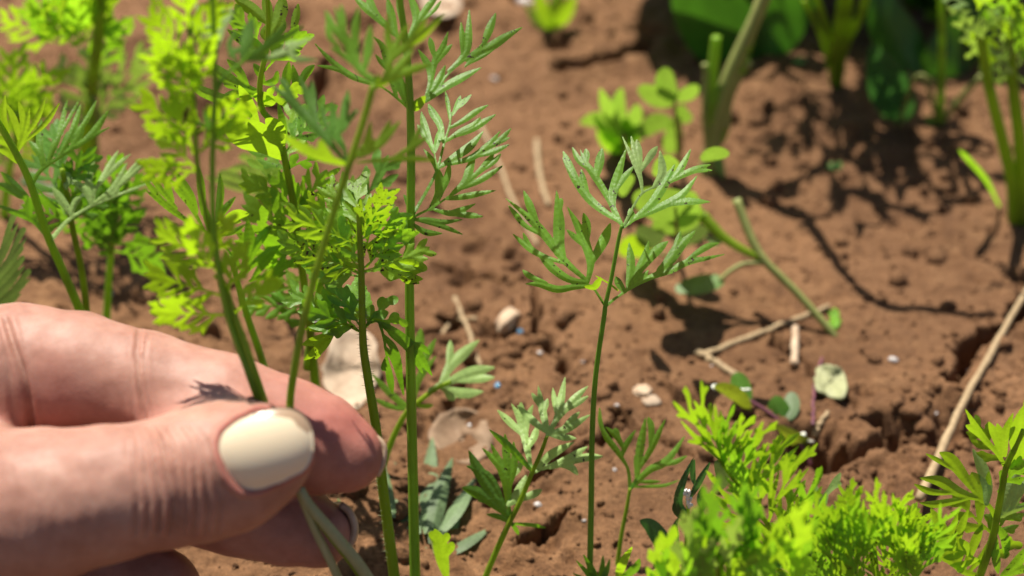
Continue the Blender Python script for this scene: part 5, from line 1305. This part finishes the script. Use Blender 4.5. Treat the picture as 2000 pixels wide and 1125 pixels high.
T_leaf_2 = T_.leaf(zt([([(570, 620), (520, 600), (450, 560), (400, 530)], 28, 'wide')]), 'leaf_rim', (0, -.6), 0, .3, 2, name='leaf')
T_.leaf(zt([([(480, 560), (440, 480), (430, 430)], 44, 'wide')]), 'leaf_dark', (0, .1), 0, .3, 2, name='leaf')
T_.leaf(zt([([(480, 510), (490, 460), (490, 420)], 32, 'round')]), 'leaf_dull', (0, .6), 0, .2, 2, name='leaf')
T_.leaf(zt([([(560, 690), (555, 640), (560, 600)], 26, 'wide')]), 'leaf_rim', (.2, .2), 0, .2, 2, name='leaf')
T_.host = T_leaf_1
T_.stem([*[(1300 + x / 1.991, 560 + y / 1.991) for x, y in [(185, 388), (230, 405), (280, 402), (330, 400)]]], 4, 2.5, 'rim', 'leaf_rim', n=14)
T_.host = T_leaf_2
T_.stem([*[(1300 + x / 1.991, 560 + y / 1.991) for x, y in [(400, 535), (450, 560), (500, 580), (575, 605)]]], 3, 3, 'rim', 'leaf_rim', n=14)
for c, hst in [((1397, 756), T_leaf_1), ((1568, 850), T_leaf_2)]:
    T_.host = hst
    T_.stem([(c[0] - 5, c[1] + 3), (c[0], c[1]), (c[0] + 5, c[1] - 1)], 6, 5, 'rim', 'white_tip')

# ------------------------------------------------------------------ far right: tall plants that shade the soil
def leaf3d(pl, base, tip, width, mat, sag=.25, up=(0, 0, 1), name='leaf', n=14, cup=.25):
    base = np.array(base, float); tip = np.array(tip, float); ax = tip - base; L = np.linalg.norm(ax)
    side = np.cross(ax / L, np.array(up, float)); side /= np.linalg.norm(side); nrm = np.cross(side, ax / L)
    vs, fs, ve = [], [], []
    m = 9
    for i in range(n + 1):
        t = i / n
        w = width * math.sin(math.pi * min(1, t * .97 + .03) ** .85) ** .75
        c = base + ax * t + nrm * sag * L * (4 * t * (1 - t)) * .5
        for j in range(m):
            s = (j / (m - 1)) * 2 - 1
            wob = .04 * math.sin(9 * t + 3 * s)
            vs.append(c + side * w * .5 * s + nrm * (cup * w * .5 * s * s + wob * w * abs(s)) - pl.org); ve.append(abs(s))
    for i in range(n):
        for j in range(m - 1):
            fs.append((i * m + j, i * m + j + 1, (i + 1) * m + j + 1, (i + 1) * m + j))
    return mesh_obj(name, vs, fs, M[mat], pl.root, True, ve)

def frond3d(pl, base, tip, up, mat, n=6, w=3.2, spread=.55, seed=0, name='leaflet', sag=.1):
    rs3 = np.random.RandomState(seed)
    lob = frond_lobes(rs3, (0, 0), (100, 0), n, w, spread, 42, .8, None, .12, 1.4)
    V, FO, VE, faces = blade2d([list(l) + (['lobe'] if len(l) < 3 else []) + [rs3.uniform(-.5, .5)] for l in lob], 1.5, .8)
    base = np.array(base, float); tip = np.array(tip, float); ax = tip - base; L = np.linalg.norm(ax)
    side = np.cross(ax / L, np.array(up, float)); side /= np.linalg.norm(side); nrm = np.cross(side, ax / L)
    t = V[:, 0:1] / 100; sd = V[:, 1:2] / 100
    Wd = base + ax * t + side * sd * L + nrm * L * (sag * (4 * t * (1 - t)) - .25 * sd * sd + .03 * np.sin(V[:, 0:1] * .2 + V[:, 1:2] * .3)) - pl.org
    return mesh_obj(name, Wd, faces, M[mat], pl.root, True, np.clip(VE, 0, 1))

R1 = Plant("broad_leaf_plant", "large broad-leaved dark green plant at the back, its leaves shading the soil behind the woody stem", "plant", (1420, -60), -300, .44)
R1.root["label"] = "large broad-leaved dark green plant shading the soil behind the cut woody stem"
o1 = R1.org
for b, t, w in [((0, 0, .01), (-.030, -.055, .035), .052), ((0, 0, .01), (.015, -.05, .022), .040), ((0, .01, .01), (.07, .0, .09), .06), ((0, .01, .01), (.10, .05, .15), .075), ((0, .01, .01), (-.05, .05, .12), .06), ((0, .01, .01), (.03, .06, .17), .07), ((.0, .01, .01), (.09, -.01, .06), .05)]:
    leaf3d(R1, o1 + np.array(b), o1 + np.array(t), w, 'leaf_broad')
tube("stem", np.array([o1 + np.array([0, 0, -.004]), o1 + np.array([0, .004, .015]), o1 + np.array([0, .008, .04])]), [.004, .004, .003], M['stem'], R1.root, o1)
R2 = Plant("broad_leaf_plant", "broad dark leaves lying low in the shade behind the thin forked stem", "plant", (1830, 40), -200, .42)
o2 = R2.org
for b, t, w in [((0, 0, .004), (-.045, -.006, .020), .035), ((0, 0, .004), (.03, -.02, .03), .04), ((0, .0, .004), (-.03, .05, .10), .06), ((0, .0, .004), (.04, .04, .12), .07), ((0, .0, .004), (.0, .06, .15), .07), ((0, 0, .004), (.07, .0, .07), .05)]:
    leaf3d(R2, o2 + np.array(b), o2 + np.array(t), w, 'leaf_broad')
tube("stem", np.array([o2 + np.array([0, 0, -.004]), o2 + np.array([0, .004, .012]), o2 + np.array([0, .01, .03])]), [.003, .003, .002], M['stem'], R2.root, o2)
R1b = Plant("broad_leaf_plant", "big dark green leaf blade standing in the shade just behind the cut woody stem", "plant", (1455, 118), -150, .40)
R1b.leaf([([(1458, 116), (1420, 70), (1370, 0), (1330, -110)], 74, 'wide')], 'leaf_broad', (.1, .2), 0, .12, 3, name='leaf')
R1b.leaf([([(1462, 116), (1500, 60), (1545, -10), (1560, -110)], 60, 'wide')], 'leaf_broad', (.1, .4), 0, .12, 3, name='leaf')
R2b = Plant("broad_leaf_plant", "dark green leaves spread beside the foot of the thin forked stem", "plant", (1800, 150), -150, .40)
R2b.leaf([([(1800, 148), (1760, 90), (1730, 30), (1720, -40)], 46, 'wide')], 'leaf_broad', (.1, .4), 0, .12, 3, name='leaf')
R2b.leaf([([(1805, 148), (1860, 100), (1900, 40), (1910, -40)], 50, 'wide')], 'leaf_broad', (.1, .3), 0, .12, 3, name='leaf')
R3 = Plant("ground_weed", "single dark bluish leaf hanging before the upright green clump", "weed", (1752, 245), 80, .385)
R3.leaf([([(1765, 228), (1745, 190), (1725, 140), (1702, 85)], 42, 'wide')], 'leaf_blue', (.1, .2), .1, .25, 2.6, name='leaf')
R3.stem([(1752, 248), (1762, 235), (1764, 222)], 4, 3, 'stem_weed', 'stalk')
R3.stem([(1752, 248), (1790, 150), (1830, 165)], 4, 3, 'stem_weed', 'stalk')

R4 = Plant("carrot_plant", "upright clump of green stalks with feathery foliage casting comb-like shadows on the soil", "carrot plant", (1632, 165), -100, .385)
for p, w0, w1 in [([(1632, 170), (1632, 110), (1640, 40), (1650, -40), (1670, -160)], 12, 8), ([(1634, 170), (1628, 100), (1610, 40), (1590, -20), (1560, -120)], 8, 6), ([(1636, 170), (1650, 90), (1680, 30), (1700, -30), (1740, -140)], 10, 7), ([(1636, 170), (1645, 100), (1655, 40), (1660, -40)], 10, 8), ([(1630, 170), (1618, 120), (1600, 60), (1570, 0)], 6, 5)]:
    R4.stem(p, w0, w1, 'stem_fresh', 'leaf_stalk', n=24)
o4 = R4.org
sh = -np.array([SUN_DIR[0], SUN_DIR[1]]) / SUN_DIR[2]
def over(px, py, z):                     # the point z above the soil whose shadow falls on that spot
    g = ground0(px, py); return np.array([g[0] - sh[0] * z, g[1] - sh[1] * z, z])
k_ = 0
for b, t, zb, zt_ in [((1560, 180), (1760, 330), .075, .07), ((1560, 200), (1640, 400), .07, .062), ((1600, 170), (1880, 300), .08, .07), ((1560, 190), (1500, 300), .075, .07), ((1640, 200), (1720, 300), .09, .085), ((1700, 230), (1860, 400), .075, .062), ((1640, 240), (1740, 420), .07, .06), ((1600, 100), (1780, 180), .10, .1), ((1620, 60), (1500, 180), .1, .09), ((1760, 240), (1930, 360), .08, .07), ((1650, 120), (1900, 220), .1, .09)]:
    frond3d(R4, over(*b, zb), over(*t, zt_), (0, -.3, 1), 'leaf', 6, 3.4, .5, k_); k_ += 1
for b in [(1560, 180), (1640, 200), (1600, 100), (1700, 230), (1760, 240)]:
    q = over(*b, .075)
    tube("leaf_stalk", catmull(np.array([o4 + np.array([0, 0, .03]), (o4 + q) / 2 + np.array([0, .012, .035]), q]), 12), np.linspace(.0009, .0005, 12), M['stem_fresh'], R4.root, o4, 7)

R5 = Plant("carrot_plant", "two-stemmed carrot plant beside the thin forked stem, with drooping fine-cut bright foliage", "carrot plant", (1985, 432), -40, .335)
for p, w0, w1 in [([(1982, 438), (1978, 360), (1960, 280), (1940, 200), (1925, 130), (1915, 60)], 13, 9), ([(1992, 438), (1996, 350), (1992, 270), (1982, 190), (1975, 100), (1980, -40)], 14, 9), ([(1996, 438), (2030, 300), (2050, 150), (2060, 0)], 11, 8)]:
    R5.stem(p, w0, w1, 'stem_fresh', 'leaf_stalk', n=30)
rq = np.random.RandomState(21)
for k in range(34):
    b = (rq.uniform(1905, 2000), rq.uniform(-10, 90)); t = (b[0] + rq.uniform(-40, 60), b[1] + rq.uniform(-50, 95))
    R5.frond(b, t, ['leaf_fresh', 'leaf', 'leaf_pale'][k % 3], 5, 4.5, .5, 42, .7, cell=2.4, tilt=(rq.uniform(-.7, .7), rq.uniform(-.7, .7)), dd0=rq.uniform(-80, 80), stalk=2.2)
for k in range(5):
    R5.frond((1890 + 6 * k, 10 + 12 * k), (1840 + 14 * k, -10 + 30 * k), 'leaf_pale', 4, 5, .5, 40, .6, cell=2.4)
R6 = Plant("thin_stem", "thin forked green stem standing in the shade between upright clump and two-stemmed carrot", "plant stem", (1835, 240), -20, .38)
R6.stem([(1836, 244), (1838, 180), (1840, 90), (1838, 0), (1836, -60)], 8, 7, 'stem')
R6.stem([(1836, 240), (1865, 205), (1895, 170), (1918, 148)], 7, 6, 'stem_weed', 'branch')
R6.stem([(1832, 240), (1810, 165), (1775, 148)], 5, 4, 'stem_weed', 'branch')
R6.leaf([([(1838, 228), (1825, 238), (1808, 230)], 9, 'round')], 'leaf_clover', (0, .4), .1, .1, 2.4, name='leaf')
R7 = Plant("ground_weed", "small yellow-green weed tuft on the far clods above the rosette weed", "weed", (1078, 60), -60, .43)
for p, w in [([(1078, 58), (1060, 20), (1045, -30)], 14), ([(1080, 58), (1085, 15), (1095, -30)], 15), ([(1080, 58), (1105, 25), (1125, -10)], 14), ([(1078, 58), (1050, 40), (1025, 5)], 11)]:
    R7.leaf([(p, w, 'wide')], 'leaf_fresh', None, .1, .2, 2.6, name='leaf')
R8 = Plant("grass_blade", "thin bent grass blade at the foot of the two-stemmed carrot", "grass", (1950, 405), 290, .355)
R8.leaf([([(1952, 402), (1925, 350), (1890, 310), (1870, 290)], 6)], 'leaf', (0, .3), .1, .3, 2.4, name='blade')
R9 = Plant("grass_blade", "thin green grass stalk lying behind the held stems", "grass", (590, 598), 560, .335)
R9.leaf([([(408, 668), (470, 632), (530, 612), (585, 595)], 5)], 'leaf', (0, .3), .0, .3, 2.4, name='blade')

# ------------------------------------------------------------------ litter on the soil
def lay(px, py, lift): return ground(px, py) + np.array([0, 0, lift])
def stick(name, label, cat, pts, r0, r1, mat, lift=None, group=None, ridges=.08):
    base = lay(*pts[0], 0)
    root = thing(name, label, cat, tuple(base), group)
    Q = catmull(np.array(pts, float), 30)
    d = np.array([float((ground0(a, b) - CAM) @ FWD) for a, b in Q]); rad = np.linspace(r0, r1, len(Q)) * d / FX
    hh_ = np.array([lay(a, b, 0)[2] for a, b in Q])
    ends = np.interp(np.linspace(0, 1, len(Q)), [0, .5, 1], [hh_[:4].mean(), max(hh_[12:18].mean(), (hh_[:4].mean() + hh_[-4:].mean()) / 2), hh_[-4:].mean()])
    tt_ = np.linspace(0, 1, len(Q))
    cf = np.polyfit(tt_, hh_, 2 if len(pts) < 5 else 1); fit = np.polyval(cf, tt_)
    zz = fit + np.percentile(hh_ - fit, 97) + rad * .5 + (lift or 0)
    P3 = np.array([ground0(a, b, zv) for (a, b), zv in zip(Q, zz)])
    rs4 = np.random.RandomState(int(pts[0][0])); P3 += rs4.randn(*P3.shape) * .00008
    tube("shaft", P3, rad * (1 + .08 * rs4.randn(len(Q))), M[mat], root, base, 9, ridges)
    return root
stick("straw", "long pale straw lying across the soil behind the parsley-like plant", "straw", [(1795, 975), (1830, 900), (1885, 780), (1940, 680), (2010, 560), (2040, 510)], 9.5, 5, 'straw')
stick("straw", "thin dry straw lying under the forked pruned branch", "straw", [(1370, 695), (1440, 668), (1500, 645), (1620, 598)], 7, 5, 'straw')
stick("straw", "short dry straw piece touching the end of the thin straw", "straw", [(1362, 688), (1395, 706), (1438, 734)], 8, 7, 'straw')
stick("straw", "curved pale straw on the soil above left of the lone seedling", "straw", [(1048, 275), (1054, 340), (1072, 400)], 6, 5, 'straw')
stick("straw", "faint long straw between the tall plant's leaflets and the lone seedling", "straw", [(935, 240), (975, 320), (1005, 400), (1050, 480)], 5, 4, 'straw')
stick("straw", "thin straw standing out above the pale open seedling fan", "straw", [(888, 582), (912, 640), (938, 715)], 5, 4, 'straw')
stick("straw", "short straw bit by the left end of the cracked crust", "straw", [(862, 655), (885, 628), (930, 622)], 5, 4, 'straw')
stick("twig", "short whitish twig stub on the soil under the forked branch", "twig", [(1552, 712), (1553, 675), (1553, 640)], 8, 7, 'chip', .0005)
stick("twig", "thin dark twig upright shadowed below the forked branch's foot", "twig", [(1588, 830), (1590, 760), (1605, 700)], 3, 3, 'purple')  # dark rod in place of the forked branch's cast shadow
stick("straw", "small straw chip beside the hole near the white-rimmed weed", "straw", [(1592, 850), (1600, 830), (1618, 805)], 6, 5, 'straw')

def lump(name, label, cat, px, py, w, h, mat, seed, flat=.6, group=None):
    p = lay(px, py, 0); d = float((p - CAM) @ FWD)
    v, f = icosphere(3); r4 = np.random.RandomState(seed)
    n = r4.randn(3, 3) * 1.6
    k = 1 + .16 * np.sin(v @ n[0] * 2) + .12 * np.sin(v @ n[1] * 3.1 + 1) + .05 * np.sin(v @ n[2] * 6)
    v = v * k[:, None]
    s = np.array([w * .5 * d / FX, h * .5 * d / FX, max(w, h) * .5 * flat * d / FX])
    a = r4.uniform(-.5, .5); v = v * s
    v = np.stack([v[:, 0] * math.cos(a) - v[:, 1] * math.sin(a), v[:, 0] * math.sin(a) + v[:, 1] * math.cos(a), v[:, 2] + s[2] * .3], 1)
    o = mesh_obj(name, v, f.tolist(), M[mat], None); o.location = tuple(p)
    return tag(o, label, cat, group)
lump("stone", "pale beige stone on the soil above the pale seedling fan", "stone", 992, 634, 34, 70, 'chip', 1)
lump("wood_chip", "pale yellow chip lying left above the small three-leaflet seedling", "wood chip", 1255, 765, 36, 34, 'chip', 2, .35)
lump("wood_chip", "darker tan chip touching the pale yellow chip", "wood chip", 1275, 785, 40, 30, 'dry', 3, .35)
lump("stone", "white pebble on the far clods beside the yellow-green tuft", "stone", 1022, 4, 34, 26, 'white', 4)
lump("seed_husk", "small pale green husk lying in the comb-like shadow", "husk", 1632, 330, 30, 24, 'leaf_clover', 6)
lump("seed_husk", "green husk in the shade beside the upright clump", "husk", 1562, 122, 26, 18, 'leaf_clover', 7)
M['grit'] = plain_material("white_grit_small", (.34, .30, .28), (.56, .53, .52), 900, .3)
M['bead'] = plain_material("blue_bead", (.02, .10, .22), (.10, .35, .55), 600, .15)
for i, (px, py, w) in enumerate([(1050, 987, 20), (1055, 690, 14), (1140, 708, 14), (1900, 670, 18), (1200, 918, 12), (1278, 918, 10), (918, 838, 14), (1141, 1018, 12), (1005, 715, 9), (1400, 755, 14), (1828, 808, 12), (1745, 705, 24), (965, 155, 16), (1205, 792, 12), (215, 575, 16), (1390, 715, 8)]):
    lump("white_grit", "tiny white grit speck lying on the soil", "grit", px, py, w * .8, w * .55, 'grit', 30 + i, .6, "white grit specks on the soil")
for i, (px, py, w, lb) in enumerate([(972, 755, 13, "tiny shiny blue bead beyond the tips of the pale open seedling fan"), (1017, 650, 12, "tiny shiny blue bead beside the pale beige stone"), (1032, 818, 8, "tiny shiny blue bead among the upper lobes of the short leaning seedling")]):
    lump("blue_bead", lb, "bead", px, py, w, w, 'bead', 60 + i, .9, "blue beads on the soil")

def litter(name, label, cat, pts, mat, lift=.0012, seed=0, cup=.3, tilt=0.0):
    """a curled dry leaf or scrap resting on the soil"""
    base = lay(*np.mean(pts, 0), 0)
    n = len(pts); c = np.mean(pts, 0); r4 = np.random.RandomState(seed)
    rings = 7; A = 30
    ang = np.arctan2(*(np.array(pts) - c).T[::-1]); o_ = np.argsort(ang); rad = np.hypot(*(np.array(pts) - c).T)[o_]; ang = ang[o_]
    vs, fs = [], []
    for i in range(rings + 1):
        for j in range(A):
            a = -math.pi + 2 * math.pi * j / A
            r = np.interp(a, np.concatenate([ang - 2 * math.pi, ang, ang + 2 * math.pi]), np.tile(rad, 3)) * i / rings * (1 + .04 * r4.randn() * (i == rings))
            px, py = c[0] + r * math.cos(a), c[1] + r * math.sin(a)
            s = i / rings
            g = ground0(px, py, base[2])
            z = base[2] + lift + cup * .006 * s * s + .0008 * math.sin(a * 3 + seed) * s + .00012 * r4.randn() + tilt * (g[1] - base[1])
            z = max(z, float(height(g[0], g[1])) + .0008)
            p = ground0(px, py, z)
            vs.append(p - base)
    for i in range(rings):
        for j in range(A):
            j2 = (j + 1) % A
            fs.append((i * A + j, i * A + j2, (i + 1) * A + j2, (i + 1) * A + j))
    o = mesh_obj(name, vs, fs, M[mat], None); o.location = tuple(base)
    sd = o.modifiers.new("thick", 'SOLIDIFY'); sd.thickness = .0005
    return tag(o, label, cat)
litter("dry_leaf", "whitish dry leaf scrap lying behind the hairy stem, striped by leaf shadows", "dry leaf", [(642, 690), (670, 640), (715, 650), (735, 700), (728, 760), (700, 800), (655, 780)], 'dry', .0022, 3, .2, .25)
litter("dry_leaf", "brown curled dry leaf on the soil by the tall ridged stem", "dry leaf", [(840, 840), (890, 800), (960, 850), (950, 890), (880, 890)], 'brown_leaf', .0016, 5, .5)
litter("fallen_leaf", "round pale green fallen leaf with pink tinge beside the forked branch's foot", "fallen leaf", [(1592, 740), (1600, 715), (1630, 715), (1652, 745), (1645, 778), (1615, 770)], 'leaf_fallen', .001, 6, .2)
litter("fallen_leaf", "thin yellow-green leaf sliver on the soil by the forked branch's foot", "fallen leaf", [(1627, 640), (1625, 620), (1627, 602), (1633, 602), (1637, 620), (1635, 640)], 'leaf_fresh', .0006, 7, .0)
litter("dry_leaf", "torn dry leaf on the far clods above the tall plant", "dry leaf", [(820, -10), (880, -20), (900, 15), (850, 25)], 'dry', .001, 8, .3)
